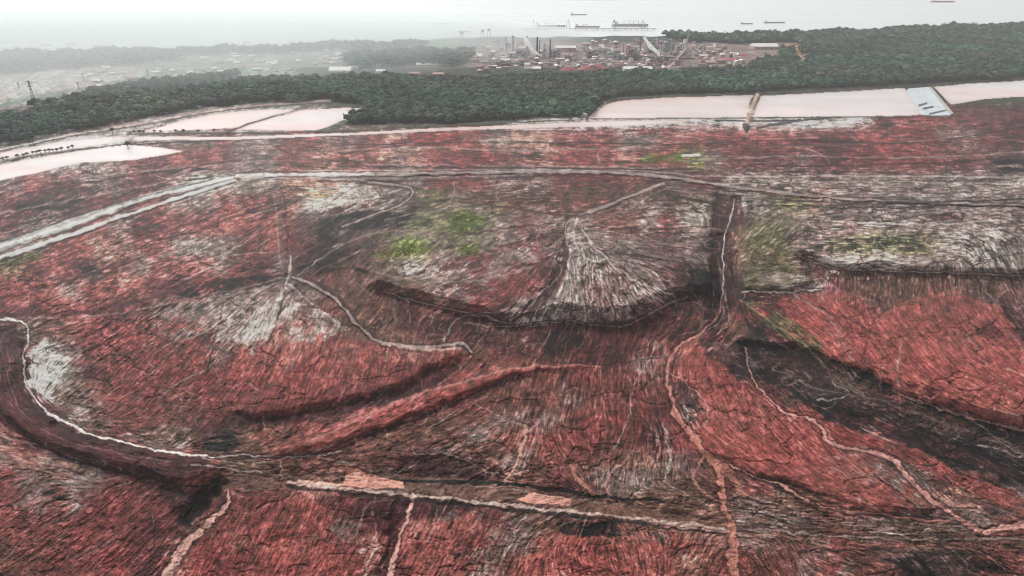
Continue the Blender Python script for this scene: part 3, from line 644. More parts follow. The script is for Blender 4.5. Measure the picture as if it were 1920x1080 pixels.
line([(425,247),(480,228),(560,203),(585,198)], 3, 2, 'd', h=2); line([(300,238),(380,238),(440,238)], 3, 2, (110,116,106), h=1.5)
line([(590,246),(640,232),(680,210),(720,198)], 4, 4, (96,96,84), h=2)
line([(232,275),(300,268),(420,264)], 5, 2, 'K', alpha=.85, h=1)
line([(640,272),(900,266),(1100,268),(1280,270),(1500,262),(1700,268),(1850,250),(1920,236)], 2.2, 2.5, 'K', alpha=.7, h=1)
line([(640,300),(700,280),(760,272)], 2, 2, 'K', alpha=.6); line([(1280,315),(1330,288),(1400,275),(1520,272),(1680,266),(1800,252)], 3, 2, 'd', alpha=.8, kind='road')
line([(1420,240),(1460,232),(1500,226),(1560,220)], 5, 3, (84,80,84), h=2)
line([(1100,222),(1300,222),(1420,221),(1600,219),(1730,218),(1780,219)], 2.5, 2.5, (92,84,82), h=2)
line([(1340,226),(1440,227),(1500,224)], 3, 3, (60,50,52))
line([(1510,278),(1540,290),(1556,305)], 3, 3, 'l', alpha=.8, kind='road'); line([(1120,285),(1124,305)], 3, 3, 'l', alpha=.7)
line([(1440,312),(1600,310),(1750,306),(1900,294)], 3, 3, (70,32,40), alpha=.7)
line([(1280,292),(1310,291)], 5, 5, 'p'); line([(880,250),(960,246),(1100,246)], 2, 2, 'D', alpha=.6)
line([(440,320),(560,300),(640,280),(720,272)], 2, 2, 'd', alpha=.5); line([(0,352),(120,322),(260,306),(440,290)], 2, 2, 'D', alpha=.5)
line([(1100,222),(1128,194),(1160,186),(1400,176),(1560,168),(1700,161),(1920,148),(2120,138)], 4, 3, (80,66,60), h=2.5)
line([(1420,178),(1405,215),(1398,236)], 9, 10, (196,158,134), h=3, kind='road')
line([(1398,236),(1400,244)], 14, 12, (70,60,66), h=1)
tr0 = random.Random(99)
for n in range(300):       # rills and wheel tracks following the flow
    x, y = tr0.uniform(-150, 2080), 250 + 850*tr0.random()**.8
    k = min(1.1, max(.3, (y-130)/520)); pts = [(x, y)]; sx, sy = 0, 0; ca, sa = math.cos(.1), 0
    dev = tr0.uniform(-.25, .25)
    for q in range(tr0.randint(4, 12)):
        j = int((x-AX[0])/1.5); i = int((y-AY[0])/1.25)
        if not (0 <= j < NX and 0 <= i < NY): break
        u, v = FX[i, j], FY[i, j]
        if u*sx + v*sy < 0: u, v = -u, -v
        dev += tr0.uniform(-.18, .18); a = math.atan2(v, u) + dev; sx, sy = u, v
        x += math.cos(a)*16; y += math.sin(a)*16; pts.append((x, y))
    if len(pts) > 2:
        c = tr0.choice(['K', 'D', 'D', 'l', 'l', 's', 'w']); paint_line(smooth_pts(pts), 2.4*k+.6, 1.2, c, 0, None, .15, 0, tr0.uniform(.35, .75), .3)
for a in LATE: paint_line(*a)
COL = COL*(1 + .10*vnoise(14, 10, 701) + .10*vnoise(5, 4, 702))[..., None]
patchy([(652,884),(672,880),(705,893),(755,903),(758,915),(700,915),(640,910)], (224,142,124))
patchy([(966,938),(1000,922),(1040,930),(1076,936),(1068,948),(1000,945)], (226,146,128))
patchy([(560,900),(640,906),(640,912),(560,906)], (214,160,146))
COL = COL*np.exp(.05*s3 + .04*s1 + .03*s2 + .12*fineb)[..., None]
COL = (COL - 105)*1.2 + 112
HGT += .3*rng.normal(0, 1, PX.shape)*K*.25

# ------------------------------------------------------------------ ponds
PONDS = [
 [(262,247),(300,238),(350,223),(430,210),(510,204),(552,206),(500,220),(436,240),(300,246)],
 [(440,243),(500,224),(562,207),(640,202),(695,203),(660,218),(614,238),(590,244)],
 [(-200,392),(-200,344),(0,309),(100,289),(200,275),(236,271),(300,276),(345,284),(250,300),(150,305),(60,326),(0,338)],
 [(-200,334),(-200,324),(0,286),(120,264),(215,255),(245,259),(200,269),(100,283),(0,299)],
 [(250,263),(250,255),(420,257),(640,249),(640,251),(420,262)],
 [(640,250),(800,241),(1000,233),(1100,228),(1240,225),(1300,226),(1200,235),(1000,240),(860,244),(640,254),(430,262),(430,259)],
 [(1104,222),(1132,197),(1160,189),(1250,183),(1412,178),(1396,219),(1250,221)],
 [(1426,180),(1600,171),(1696,165),(1728,214),(1700,217),(1412,219)],
 [(1752,163),(1800,158),(1920,151),(2120,141),(2120,168),(1920,181),(1850,185),(1800,193),(1783,196)],
]
for k, poly in enumerate(PONDS):
    s = box(poly, 6); m = inside(poly, PX[s]+WU[s]*.5, PY[s]+WV[s]*.12)
    POND[s][m] = k+1
pm = POND > 0
HGT = HGT*(1-blur(pm.astype(float), 3, 2)) - .4*pm
pv = .5+.5*vnoise(160, 9, 301); 
PCOL = np.array((232, 217, 213.))*(1 + (.06*(pv-.5))[..., None]) + np.array((7, -5, -8.))*vnoise(180, 16, 303)[..., None] + 5*vnoise(60, 7, 305)[..., None] - (np.array((14, 26, 30.))*(blur(1-pm.astype(float), 5, 2)[..., None]*1.6).clip(0, 1))
COL = np.where(pm[..., None], PCOL, COL)
HGT *= np.clip((PY-130)/60, 0, 1)
# ------------------------------------------------------------------ build the ground mesh from the map
COL = np.where(pm[..., None], COL, COL.mean(-1, keepdims=True)*.2 + COL*.8 + np.array((0., 2.5, -1.5)))
SRC = lin(np.clip(COL, 8, 240))*np.where(pm, .82, .54 + .06*STREAM + .08*np.clip((COL.mean(-1)-130)/80, 0, 1))[..., None]
zz = HGT
gx, gy = at(PX, PY, zz)
kk = (COS + (540-AY)/F*SIN)/(SIN - (540-AY)/F*COS)      # ground range per metre of height, row by row
zz = zz.copy(); yprev = kk[-1]*(CAM_H - zz[-1])
for i in range(NY-2, -1, -1):                            # no face may turn away under the one before it
    zz[i] = np.minimum(zz[i], CAM_H - (yprev + .12*kk[i])/kk[i]); yprev = kk[i]*(CAM_H - zz[i])
gx, gy = at(PX, PY, zz)
CO = np.stack([gx, gy, zz], -1).reshape(-1, 3)
idx = np.arange(NX*NY).reshape(NY, NX)
Q = np.stack([idx[:-1, :-1], idx[1:, :-1], idx[1:, 1:], idx[:-1, 1:]], -1).reshape(-1, 4)
def fmask(m): return m[:-1, :-1].ravel()
fk = np.zeros(len(Q), np.int32)
fk[fmask(ROAD)] = 1; fk[fmask(STREAM)] = 2
fp = fmask(POND); fk = np.where(fp > 0, 10+fp, fk)
M_mud = mat_attr('red_mud', .8, ((.9, .14), (.12, .1)), spec=.12, bump=.55, bscale=.7, rough_var=.15)
M_road = mat_attr('haul_road', .8, ((.8, .12),), bump=.3, bscale=.6)
M_stream = mat_attr('silty_water', .6, ((.3, .1),), spec=.2)
M_pond = mat_attr('pond_water', .3, ((.004, .06), (.02, .05)), spec=.08, bump=.03, bscale=.15)
def sub(name, sel, m):
    q = Q[sel]; u, inv = np.unique(q.ravel(), return_inverse=True)
    me = mesh_np(name, CO[u], inv.reshape(-1, 4), [m], col=SRC.reshape(-1, 3)[u], smooth=True)
    o = link(bpy.data.objects.new(name, me)); tag(o, kind='structure'); return o
sub('ground', fk == 0, M_mud)
sub('dirt_road', fk == 1, M_road)
sub('stream', fk == 2, M_stream)
for k in range(len(PONDS)):
    sub('pond' if k != 5 else 'canal', fk == 11+k, M_pond)

# ------------------------------------------------------------------ far land, river
SHORE = [(-3000,112),(-800,106),(-200,100),(0,98),(180,95),(380,90),(500,88),(640,80),(760,78),(850,70),(930,66),(1100,68),(1260,64),(1300,66),(1420,64),(1560,62),(1660,60),(1700,54),(1920,49),(2120,46),(3000,40),(4000,34)]
def shore(px): return np.interp(px, [p[0] for p in SHORE], [p[1] for p in SHORE])
fx = np.arange(-1400, 3400, 6.0); tt = np.linspace(0, 1, 110)
FXX, TT = np.meshgrid(fx, tt)
wob = 1.2*np.sin(fx*.021)+.8*np.sin(fx*.057+1)+.5*np.sin(fx*.13)
FYY = (shore(fx)+wob)[None, :]*(1-TT) + 134*TT
fxw, fyw = at(FXX, FYY, 0.0)
ZS = np.where(TT < .02, -3.0, -.25)*np.ones_like(FXX); ZS = np.where(TT > .97, -.9, ZS)
HP = {'F': (46,62,46), 'h': (120,138,110), 'u': (150,132,132), 't': (142,118,114), 'y': (160,158,140)}
def farcol(X, Y):
    c = np.zeros(X.shape+(3,)); c[:] = HP['F']
    r = np.random.default_rng(5).random(X.shape)
    nr = np.random.default_rng(6); g1 = np.repeat(nr.random((X.shape[0], X.shape[1]//10+1)), 10, axis=1)[:, :X.shape[1]]
    c[X < 640] = HP['h']; m = (X < 640) & (g1 > .72); c[m] = (196,186,176); m = (X < 640) & (g1 < .25); c[m] = (84,104,84)
    m = (Y > 118) & (X < 300) & (r < .6); c[m] = HP['u']
    m = (X > 870) & (X < 1500) & (Y > 80) & (Y < 132); c[m] = HP['t']
    m = (X > 640) & (X < 880) & (Y < 100); c[m] = HP['h']
    m = (X > 700) & (X < 880) & (Y > 118); c[m] = (128,108,112)
    m = (np.abs(X - 1487 - (Y-85)*.6) < 14) & (Y > 82) & (Y < 120); c[m] = (236,180,140)
    m = (r > .9) & ((X < 640) | ((X > 870) & (X < 1500) & (Y > 80))); c[m] = (200,180,170)
    return c
fc = lin(farcol(FXX + 20*rng.normal(0, 1, FXX.shape), FYY + 1.5*rng.normal(0, 1, FXX.shape)))*.6
ii = np.arange(FXX.size).reshape(FXX.shape)
FQ = np.stack([ii[:-1, :-1], ii[1:, :-1], ii[1:, 1:], ii[:-1, 1:]], -1).reshape(-1, 4)
me = mesh_np('far_ground', np.stack([fxw, fyw, ZS], -1).reshape(-1, 3), FQ, [mat_attr('far_soil', .9, ((.01, .25), (.05, .2)))], col=fc.reshape(-1, 3))
tag(link(bpy.data.objects.new('terrain', me)), kind='structure')
# a wide apron under and round the surveyed field (only seen from other positions)
xw = [at(-3000, 130)[0], at(4900, 130)[0]]
ap = []
for x, y in ((-2600, -1500), (2600, -1500), (4800, 1900), (4800, 2120), (-4800, 2120), (-4800, 1900)): ap.append((x, y, -9.5))
me = mesh_np('apron', np.array(ap), np.array([[0, 1, 2, 3, 4, 5]]), [mat('apron_soil', (.16, .07, .06), .9, (.01, .4))])
tag(link(bpy.data.objects.new('ground_apron', me)), kind='structure')
M_river = bpy.data.materials.new('river_water'); M_river.use_nodes = True
b = M_river.node_tree.nodes['Principled BSDF']; b.inputs['Base Color'].default_value = (.56, .6, .58, 1); b.inputs['Specular IOR Level'].default_value = .2; b.inputs['Roughness'].default_value = .22
n_, l_ = M_river.node_tree.nodes, M_river.node_tree.links
g = n_.new('ShaderNodeNewGeometry'); mp = n_.new('ShaderNodeMapping'); mp.inputs['Scale'].default_value = (.0006, .004, 1); t = n_.new('ShaderNodeTexNoise'); t.inputs['Scale'].default_value = 1.0; t.inputs['Detail'].default_value = 4
l_.new(g.outputs['Position'], mp.inputs['Vector']); l_.new(mp.outputs[0], t.inputs['Vector'])
cr = n_.new('ShaderNodeMapRange'); cr.inputs[3].default_value = .16; cr.inputs[4].default_value = .34; l_.new(t.outputs[0], cr.inputs[0]); l_.new(cr.outputs[0], b.inputs['Roughness'])
rv = [(-16000, 2100, -8), (16000, 2100, -8), (16000, 16000, -8), (-16000, 16000, -8)]
rv = [(x, y, -2.5) for x, y, z in rv]
me = mesh_np('river', np.array(rv), np.array([[0, 1, 2, 3]]), [M_river])
tag(link(bpy.data.objects.new('river', me)), kind='structure')

# ------------------------------------------------------------------ trees
def inside_s(poly, x, y): return inside(poly, np.asarray(x), np.asarray(y))
FOR = [  # forest outlines on the map
 [(-400,270),(-200,250),(0,224),(60,221),(150,220),(200,204),(260,190),(320,180),(380,170),(440,157),(500,152),(560,150),(640,148),(640,183),(560,188),(480,192),(400,202),(300,218),(250,228),(150,244),(0,270),(-200,306),(-400,330)],
 [(620,148),(700,146),(760,150),(870,152),(960,150),(1100,143),(1200,141),(1290,143),(1310,134),(1370,134),(1430,136),(1480,135),(1520,120),(1520,168),(1400,173),(1250,178),(1160,183),(1128,190),(1085,220),(1040,223),(900,228),(700,232),(640,236),(680,212),(705,199),(690,196),(620,190)],
 [(1490,66),(1560,64),(1660,62),(1700,56),(1920,51),(2300,46),(2500,60),(2500,115),(2120,136),(1920,146),(1700,159),(1510,168),(1400,140),(1425,116),(1480,112),(1450,98),(1500,92)],
 [(1240,68),(1300,70),(1420,68),(1520,66),(1520,84),(1440,80),(1280,80)],
 [(-400,112),(0,104),(180,100),(340,98),(345,112),(250,120),(150,128),(0,142),(-400,165)],
 [(345,96),(500,93),(640,86),(760,84),(800,86),(760,92),(640,96),(500,100),(350,106)],
 [(60,200),(110,196),(180,178),(240,166),(320,152),(400,145),(440,140),(440,150),(380,158),(320,168),(260,182),(200,196),(150,210),(70,214)],
 [(655,104),(700,100),(880,98),(876,122),(780,124),(700,126),(655,124)],
]
def in_forest(x, y):
    px, py = topx(x, y); px = px + 7*np.sin(x*.021+y*.013) + 5*np.sin(x*.05-y*.037+2); py = py + 1.6*np.sin(x*.017+1) + 1.2*np.sin(x*.043+y*.02)
    m = np.zeros(px.shape, bool)
    for f in FOR: m |= inside(f, px, py)
    # road cut and clearing near the plant
    m &= ~((np.abs(px - 1487 - (py-85)*.6) < 13) & (py > 80) & (py < 122))
    return m
def crown_template(seed, nu=7, nv=4):
    r = np.random.default_rng(seed); v = [(0, 0, 1.0 + .15*r.random())]
    for j in range(1, nv+1):
        ph = j/nv*1.75
        for i in range(nu):
            a = 2*math.pi*(i+.5*(j % 2))/nu; q = 1 + r.uniform(-.32, .3)
            v.append((math.sin(ph)*math.cos(a)*q, math.sin(ph)*math.sin(a)*q, math.cos(ph)*q*1.0))
    f = [(0, 1+i, 1+(i+1) % nu) for i in range(nu)]
    for j in range(nv-1):
        for i in range(nu):
            a = 1+j*nu+i; b_ = 1+j*nu+(i+1) % nu; c = a+nu; d = b_+nu
            f += [(a, c, b_), (b_, c, d)]
    v = list(v); k = len(v)
    for q in range(14):      # loose leaf clumps breaking the outline
        a = r.uniform(0, 2*math.pi); ph = r.uniform(.1, 1.6); p = np.array((math.sin(ph)*math.cos(a), math.sin(ph)*math.sin(a), math.cos(ph)))*r.uniform(.95, 1.3)
        u = r.normal(0, .26, 3); w = r.normal(0, .26, 3)
        v += [tuple(p), tuple(p+u), tuple(p+w)]; f.append((k, k+1, k+2)); k += 3
    return np.array(v), np.array(f)
TPL = [crown_template(40+i) for i in range(6)]
def pick_cols(n, r):
    base = np.array([(.034, .058, .028), (.045, .07, .03), (.026, .046, .028), (.06, .078, .036), (.03, .052, .034), (.075, .085, .042)])
    c = base[r.choice(6, n, p=[.27, .22, .22, .12, .12, .05])]
    return c*np.array((1.35, 1.42, 1.75))*(1+r.normal(0, .33, n))[:, None].clip(.45, 2.2)
# candidates in world space, jittered grid
r = np.random.default_rng(3)
near_pts = []
def scatter(y0, y1, step, x0=-3600, x1=3600):
    gx_, gy_ = np.meshgrid(np.arange(x0, x1, step), np.arange(y0, y1, step))
    x = gx_.ravel() + r.uniform(-.45, .45, gx_.size)*step; y = gy_.ravel() + r.uniform(-.45, .45, gx_.size)*step
    px, py = topx(x, y); k = (px > -260) & (px < 2180); x = x[k]; y = y[k]
    k = in_forest(x, y); return x[k], y[k]
parts = []
for (y0, y1, st) in ((1000, 1500, 9.5), (1500, 2100, 11), (2100, 3000, 13), (3000, 5200, 17)):
    x, y = scatter(y0, y1, st); parts.append((x, y, np.full(len(x), st*.62)))
TX = np.concatenate([p[0] for p in parts]); TY = np.concatenate([p[1] for p in parts]); TR = np.concatenate([p[2] for p in parts])
TR = TR*r.uniform(.5, 1.65, len(TR)); TH = r.uniform(8, 18, len(TX)) + (TR-6)*.6
TC = pick_cols(len(TX), r)*(1 + .22*np.sin(TX*.006+1)*np.sin(TY*.009) + .15*np.sin(TX*.023+TY*.017))[:, None]
TC[:, 0] *= 1 + .25*np.sin(TX*.004+TY*.011)
tpx, tpy = topx(TX, TY)
# the trees of the near edge stand as objects of their own
edge_lo = np.zeros(len(TX), bool)
e1 = np.interp(tpx, [-200,0,150,250,300,400,480,560,640], [306,270,244,228,218,202,192,188,183])
e2 = np.interp(tpx, [640,700,900,1040,1085,1128,1160,1250,1400,1520,1700,1920,2180], [236,232,228,223,220,190,183,178,173,168,159,146,134])
gap = np.where(tpx < 640, e1, e2) - tpy
inview = (tpx > 0) & (tpx < 1920)
score = gap + 0*r.random(len(gap))
cand = np.where(inview & (gap >= -1))[0]; cand = cand[np.argsort(score[cand])]
single = cand[:262]; smask = np.zeros(len(TX), bool); smask[single] = True
print('trees', len(TX), 'single', len(single))
M_leaf = mat_attr('forest_leaves', .85, ((.35, .35), (.05, .2)), spec=.2)
rest = np.where(~smask)[0]
vs, fs, cs = [], [], []; off = 0
for q in range(6):
    s_ = rest[q::6]; tv, tf = TPL[q]; n = len(s_)
    ang = r.uniform(0, 6.28, n); ca, sa = np.cos(ang)[:, None], np.sin(ang)[:, None]
    X = (tv[None, :, 0]*ca - tv[None, :, 1]*sa)*TR[s_][:, None] + TX[s_][:, None]
    Y = (tv[None, :, 0]*sa + tv[None, :, 1]*ca)*TR[s_][:, None] + TY[s_][:, None]
    Z = tv[None, :, 2]*TR[s_][:, None]*.8 + (TH[s_]*.62)[:, None]
    vs.append(np.stack([X, Y, Z], -1).reshape(-1, 3))
    fs.append((tf[None] + (np.arange(n)*len(tv))[:, None, None] + off).reshape(-1, 3)); off += n*len(tv)
    cs.append(np.repeat(TC[s_], len(tv), 0))
me = mesh_np('forest', np.concatenate(vs), np.concatenate(fs), [M_leaf], col=np.concatenate(cs))
tag(link(bpy.data.objects.new('forest', me)), 'dense dark green tropical forest between the red mud field and the river', 'forest', kind='stuff')
M_bark = mat('bark', (.09, .07, .055), .9, (1.5, .3))
def tree_mesh(seed, h, rad, col):
    rr = random.Random(seed); v = []; f = []; c = []; mi = []
    def tube(p, q, a, b_):
        k = len(v); d = np.subtract(q, p); d = d/np.linalg.norm(d); u = np.cross(d, (0, 1, .3)); u /= np.linalg.norm(u); w = np.cross(d, u)
        for P, ra in ((p, a), (q, b_)):
            for i in range(5):
                t = i*2*math.pi/5; v.append(tuple(np.array(P) + ra*(math.cos(t)*u + math.sin(t)*w))); c.append((.09, .07, .055))
        for i in range(5):
            j = (i+1) % 5; f.append((k+i, k+j, k+5+j)); f.append((k+i, k+5+j, k+5+i)); mi.extend((1, 1))
    tube((0, 0, -1), (0, 0, h*.45), .45, .3); lobes = []
    for i in range(4):
        a = i*1.57+rr.uniform(-.4, .4); L_ = rad*rr.uniform(.4, .62)
        q = (math.cos(a)*L_, math.sin(a)*L_, h*rr.uniform(.6, .78)); tube((0, 0, h*.42), q, .25, .12); lobes.append((q, rad*rr.uniform(.42, .6)))
    lobes.append(((0, 0, h*.82), rad*.55))
    for p, ra in lobes:
        tone = rr.uniform(.7, 1.35)
        for i in range(46):
            a = rr.uniform(0, 6.28); z = rr.uniform(-.7, 1); s = math.sqrt(max(0, 1-z*z)); q = ra*rr.uniform(.55, 1.08)
            ctr = np.array(p) + (q*s*math.cos(a), q*s*math.sin(a), q*z*.8); k = len(v)
            U = np.array([rr.gauss(0, 1) for _ in range(3)]); U *= ra*.38/np.linalg.norm(U); W = np.array([rr.gauss(0, 1) for _ in range(3)]); W *= ra*.38/np.linalg.norm(W)
            v.extend([tuple(ctr-U*.6), tuple(ctr+U), tuple(ctr+W)]); f.append((k, k+1, k+2)); mi.append(0)
            t2 = tone*rr.uniform(.8, 1.25); c.extend([tuple(x*t2 for x in col)]*3)
    return mesh_np('tree', np.array(v), np.array(f), [M_leaf, M_bark], col=np.array(c), midx=mi)
TM = [tree_mesh(i, 12.5, 6.2, [(.034, .058, .028), (.045, .07, .03), (.028, .05, .03), (.058, .078, .036)][i % 4]) for i in range(8)]
for n, k in enumerate(single):
    o = link(bpy.data.objects.new('tree', TM[n % 8])); o.location = (TX[k], TY[k], -.5); s = r.uniform(.75, 1.2)
    o.scale = (s, s, s*r.uniform(.85, 1.15)); o.rotation_euler = (0, 0, r.uniform(0, 6.28))
    X = tpx[k]
    if X < 640: tag(o, 'dark leafy tree on the forest edge behind the left settling ponds', 'tree', 'trees along the forest edge behind the left ponds')
    elif X < 1100: tag(o, 'green leafy tree on the forest edge beside the pale central canal', 'tree', 'trees along the forest edge beside the canal')
    else: tag(o, 'dark leafy tree on the forest edge behind the big right ponds', 'tree', 'trees along the forest edge behind the right ponds')
# shrubs on the dikes of the left ponds, and a lone one
BM = [tree_mesh(60+i, 5.0, 3.2, (.03, .042, .026)) for i in range(3)]
shr = [(6,301),(14,300),(34,297),(45,295),(52,293),(62,290),(70,289),(76,288),(86,287),(93,286),(100,285),(107,285),(116,283),(129,281),(137,279)] + [(245,252),(252,251),(262,251),(270,250),(290,250),(302,250),(330,249),(345,249),(372,249),(402,248)]
for n, (a, b_) in enumerate(shr):
    x, y = at(a, b_); o = link(bpy.data.objects.new('shrub', BM[n % 3])); o.location = (x, y, .8); s = 1.0 + .3*((n*7) % 5)/5; o.scale = (s, s, s); o.rotation_euler = (0, 0, n)
    if b_ > 270: tag(o, 'small dark shrub on the dike between the lower left ponds', 'shrub', 'shrubs on the dike of the lower left ponds')
    else: tag(o, 'small dark shrub on the bank below the upper left pond', 'shrub', 'shrubs on the bank of the upper left pond')
for a, b_, s, lb in ((211,250,2.0,'tall dark bush at the corner of the left pond bank'), (240,276,1.9,'round dark bush at the tip of the spit in the left pond')):
    x, y = at(a, b_); o = link(bpy.data.objects.new('bush', BM[1])); o.location = (x, y, .3); o.scale = (s, s, s); tag(o, lb, 'bush')

# grass patches: short tufts
def grass(poly, n, label, col, hh=.7):
    xs = [p[0] for p in poly]; ys = [p[1] for p in poly]; v = []; f = []; c = []
    P = np.array(poly, float)
    X = r.uniform(min(xs)-12, max(xs)+12, n*3); Y = r.uniform(min(ys)-6, max(ys)+6, n*3); m = inside(poly, X + r.normal(0, 9, n*3), Y + r.normal(0, 4, n*3)); X, Y = X[m][:n], Y[m][:n]
    jj = np.clip(((X-AX[0])/1.5).round().astype(int), 0, NX-1); ii_ = np.clip(((Y-AY[0])/1.25).round().astype(int), 0, NY-1)
    B = CO.reshape(NY, NX, 3)[ii_, jj]
    for p in B:
        h = hh*r.uniform(.5, 1.3); a = r.uniform(0, 6.28); k = len(v); w = 1.1*hh
        for t in range(2):
            a += 1.3; d = np.array((math.cos(a), math.sin(a), 0))*w
            k = len(v); v += [tuple(p-d-(0, 0, .3)), tuple(p+d-(0, 0, .3)), tuple(p+(r.normal(0, .2)*w, r.normal(0, .2)*w, h))]; f.append((k, k+1, k+2))
            t2 = r.uniform(.7, 1.3); c += [tuple(q*t2 for q in col)]*3
    me = mesh_np('grass', np.array(v), np.array(f), [M_leaf], col=np.array(c))
    tag(link(bpy.data.objects.new('grass', me)), label, 'grass', kind='stuff')
grass([(838,425),(850,402),(895,398),(905,420),(870,440)], 1500, 'deep green grass patch in the middle of the red mud field', (.17, .25, .08))
grass([(698,480),(722,464),(790,457),(795,470),(740,484)], 1300, 'yellow green grass patch left of the deep green one', (.3, .32, .1))
grass([(858,470),(880,458),(896,468),(880,480)], 700, 'small bright green grass tuft below the deep green patch', (.28, .32, .09))
grass([(1202,297),(1225,288),(1280,290),(1280,302),(1212,305)], 1500, 'bright green grass patch near the ponds, beyond the pale road', (.2, .29, .08))
grass([(2,498),(78,470),(75,482),(12,503)], 700, 'narrow olive grass strip below the pale road at the left edge', (.24, .27, .12))

# ------------------------------------------------------------------ small building blocks (bmesh)
def bm_box(bm, c, s, rz=0.0, taper=1.0, mi=0):
    x, y, z = s[0]/2, s[1]/2, s[2]; ca, sa = math.cos(rz), math.sin(rz); vs = []
    for zz_, k in ((0, 1.0), (z, taper)):
        for sx, sy in ((-1, -1), (1, -1), (1, 1), (-1, 1)):
            X, Y = sx*x*k, sy*y*k; vs.append(bm.verts.new((c[0]+X*ca-Y*sa, c[1]+X*sa+Y*ca, c[2]+zz_)))
    for q in ((3, 2, 1, 0), (4, 5, 6, 7), (0, 1, 5, 4), (1, 2, 6, 5), (2, 3, 7, 6), (3, 0, 4, 7)):
        bm.faces.new([vs[i] for i in q]).material_index = mi
def bm_cyl(bm, c, r0, r1, h, n=12, mi=0, cap=True):
    a = [bm.verts.new((c[0]+r0*math.cos(t), c[1]+r0*math.sin(t), c[2])) for t in [i*2*math.pi/n for i in range(n)]]
    b_ = [bm.verts.new((c[0]+r1*math.cos(t), c[1]+r1*math.sin(t), c[2]+h)) for t in [i*2*math.pi/n for i in range(n)]]
    for i in range(n): bm.faces.new((a[i], a[(i+1) % n], b_[(i+1) % n], b_[i])).material_index = mi
    if cap: bm.faces.new(b_).material_index = mi; bm.faces.new(a[::-1]).material_index = mi
def bm_bar(bm, p, q, w, mi=0):
    p = np.array(p, float); q = np.array(q, float); d = q-p; L_ = np.linalg.norm(d); d /= L_
    u = np.cross(d, (0, 0, 1)); u = np.array((1., 0, 0)) if np.linalg.norm(u) < .1 else u/np.linalg.norm(u); v_ = np.cross(d, u); vs = []
    for P in (p, q):
        for a, b_ in ((-1, -1), (1, -1), (1, 1), (-1, 1)): vs.append(bm.verts.new(tuple(P + (a*u + b_*v_)*w/2)))
    for f_ in ((0, 1, 2, 3), (7, 6, 5, 4), (0, 4, 5, 1), (1, 5, 6, 2), (2, 6, 7, 3), (3, 7, 4, 0)): bm.faces.new([vs[i] for i in f_]).material_index = mi
def bm_gable(bm, c, s, rise, mi=0, over=.6):
    x, y = s[0]/2+over, s[1]/2+over; z = c[2]
    v_ = [bm.verts.new((c[0]+a, c[1]+b_, z+k)) for a, b_, k in ((-x, -y, 0), (x, -y, 0), (x, y, 0), (-x, y, 0), (-x, 0, rise), (x, 0, rise))]
    for f_ in ((0, 1, 5, 4), (2, 3, 4, 5), (3, 0, 4), (1, 2, 5), (3, 2, 1, 0)): bm.faces.new([v_[i] for i in f_]).material_index = mi
def done(bm, name, mats, parent=None):
    me = bpy.data.meshes.new(name); bmesh.ops.recalc_face_normals(bm, faces=bm.faces); bm.to_mesh(me); bm.free()
    for m in mats: me.materials.append(m)
    return link(bpy.data.objects.new(name, me), parent)
C_ = dict(white=mat('white_cladding', (.75, .73, .7), .6, (.1, .12)), cream=mat('cream_wall', (.6, .52, .42), .8, (.1, .15)), grey=mat('grey_cladding', (.32, .32, .34), .6, (.1, .2)),
          dark=mat('dark_steel', (.1, .1, .11), .6, (.2, .2)), rust=mat('red_dust_cladding', (.3, .2, .19), .8, (.08, .35)), red=mat('red_roof', (.4, .11, .1), .8, (.08, .25)),
          pinkc=mat('dusty_pink_roof', (.45, .3, .28), .8, (.08, .25)), ore=mat('bauxite_ore', (.4, .13, .12), .95, (.15, .25)), steel=mat('galvanised_steel', (.5, .5, .52), .45, (.2, .15), metal=.3),
          conc=mat('concrete', (.42, .4, .37), .85, (.15, .2)), liner=mat('liner_membrane', (.5, .54, .57), .4, (.06, .18)), tan=mat('tan_earth', (.4, .28, .2), .9, (.1, .3)),
          hull=mat('ship_hull', (.45, .44, .44), .6, (.05, .2)), hullr=mat('ship_hull_red', (.25, .08, .07), .6, (.05, .2)), glass=mat('window_glass', (.05, .06, .07), .15, (.5, .2), spec=.6))

def warehouse(px, py, w, h, d, wall, roof, label, group=None, rz=0.0):
    s = mpp(px, py); x, y = at(px, py); W_, H__ = w*s, h*s
    e = empty('warehouse', (x, y, -.2), rz); tag(e, label, 'warehouse', group)
    bm = bmesh.new(); bm_box(bm, (0, 0, 0), (W_, d, H__)); done(bm, 'wall', [C_[wall]], e)
    bm = bmesh.new(); bm_gable(bm, (0, 0, H__+.05), (W_, d), max(1.5, d*.16)); done(bm, 'roof', [C_[roof]], e)
    bm = bmesh.new(); bm_box(bm, (W_*.2, -d/2-.15, 0), (min(6, W_*.2), .3, min(5, H__*.7))); done(bm, 'door', [C_['dark']], e)
    bm = bmesh.new()
    for k in range(max(2, int(W_/9))): bm_box(bm, (-W_/2+4+k*9, -d/2-.12, H__*.72), (4, .25, H__*.12))
    done(bm, 'window_band', [C_['glass']], e)
    return e
def tank(px, py, dia, h, col, label, group=None):
    s = mpp(px, py); x, y = at(px, py); ra = dia*s/2; H__ = h*s
    e = empty('storage_tank', (x, y, -.2)); tag(e, label, 'tank', group)
    bm = bmesh.new(); bm_cyl(bm, (0, 0, 0), ra, ra, H__, 20)
    for k in range(1, 4): bm_cyl(bm, (0, 0, H__*k/4), ra+.15, ra+.15, .35, 20)
    done(bm, 'shell', [C_[col]], e)
    bm = bmesh.new(); bm_cyl(bm, (0, 0, H__+.02), ra+.3, ra*.08, ra*.18, 20); done(bm, 'roof', [C_[col]], e)
    bm = bmesh.new(); bm_bar(bm, (ra+.3, 0, 0), (ra*.4, -ra*.95, H__), .7); done(bm, 'stair', [C_['dark']], e)
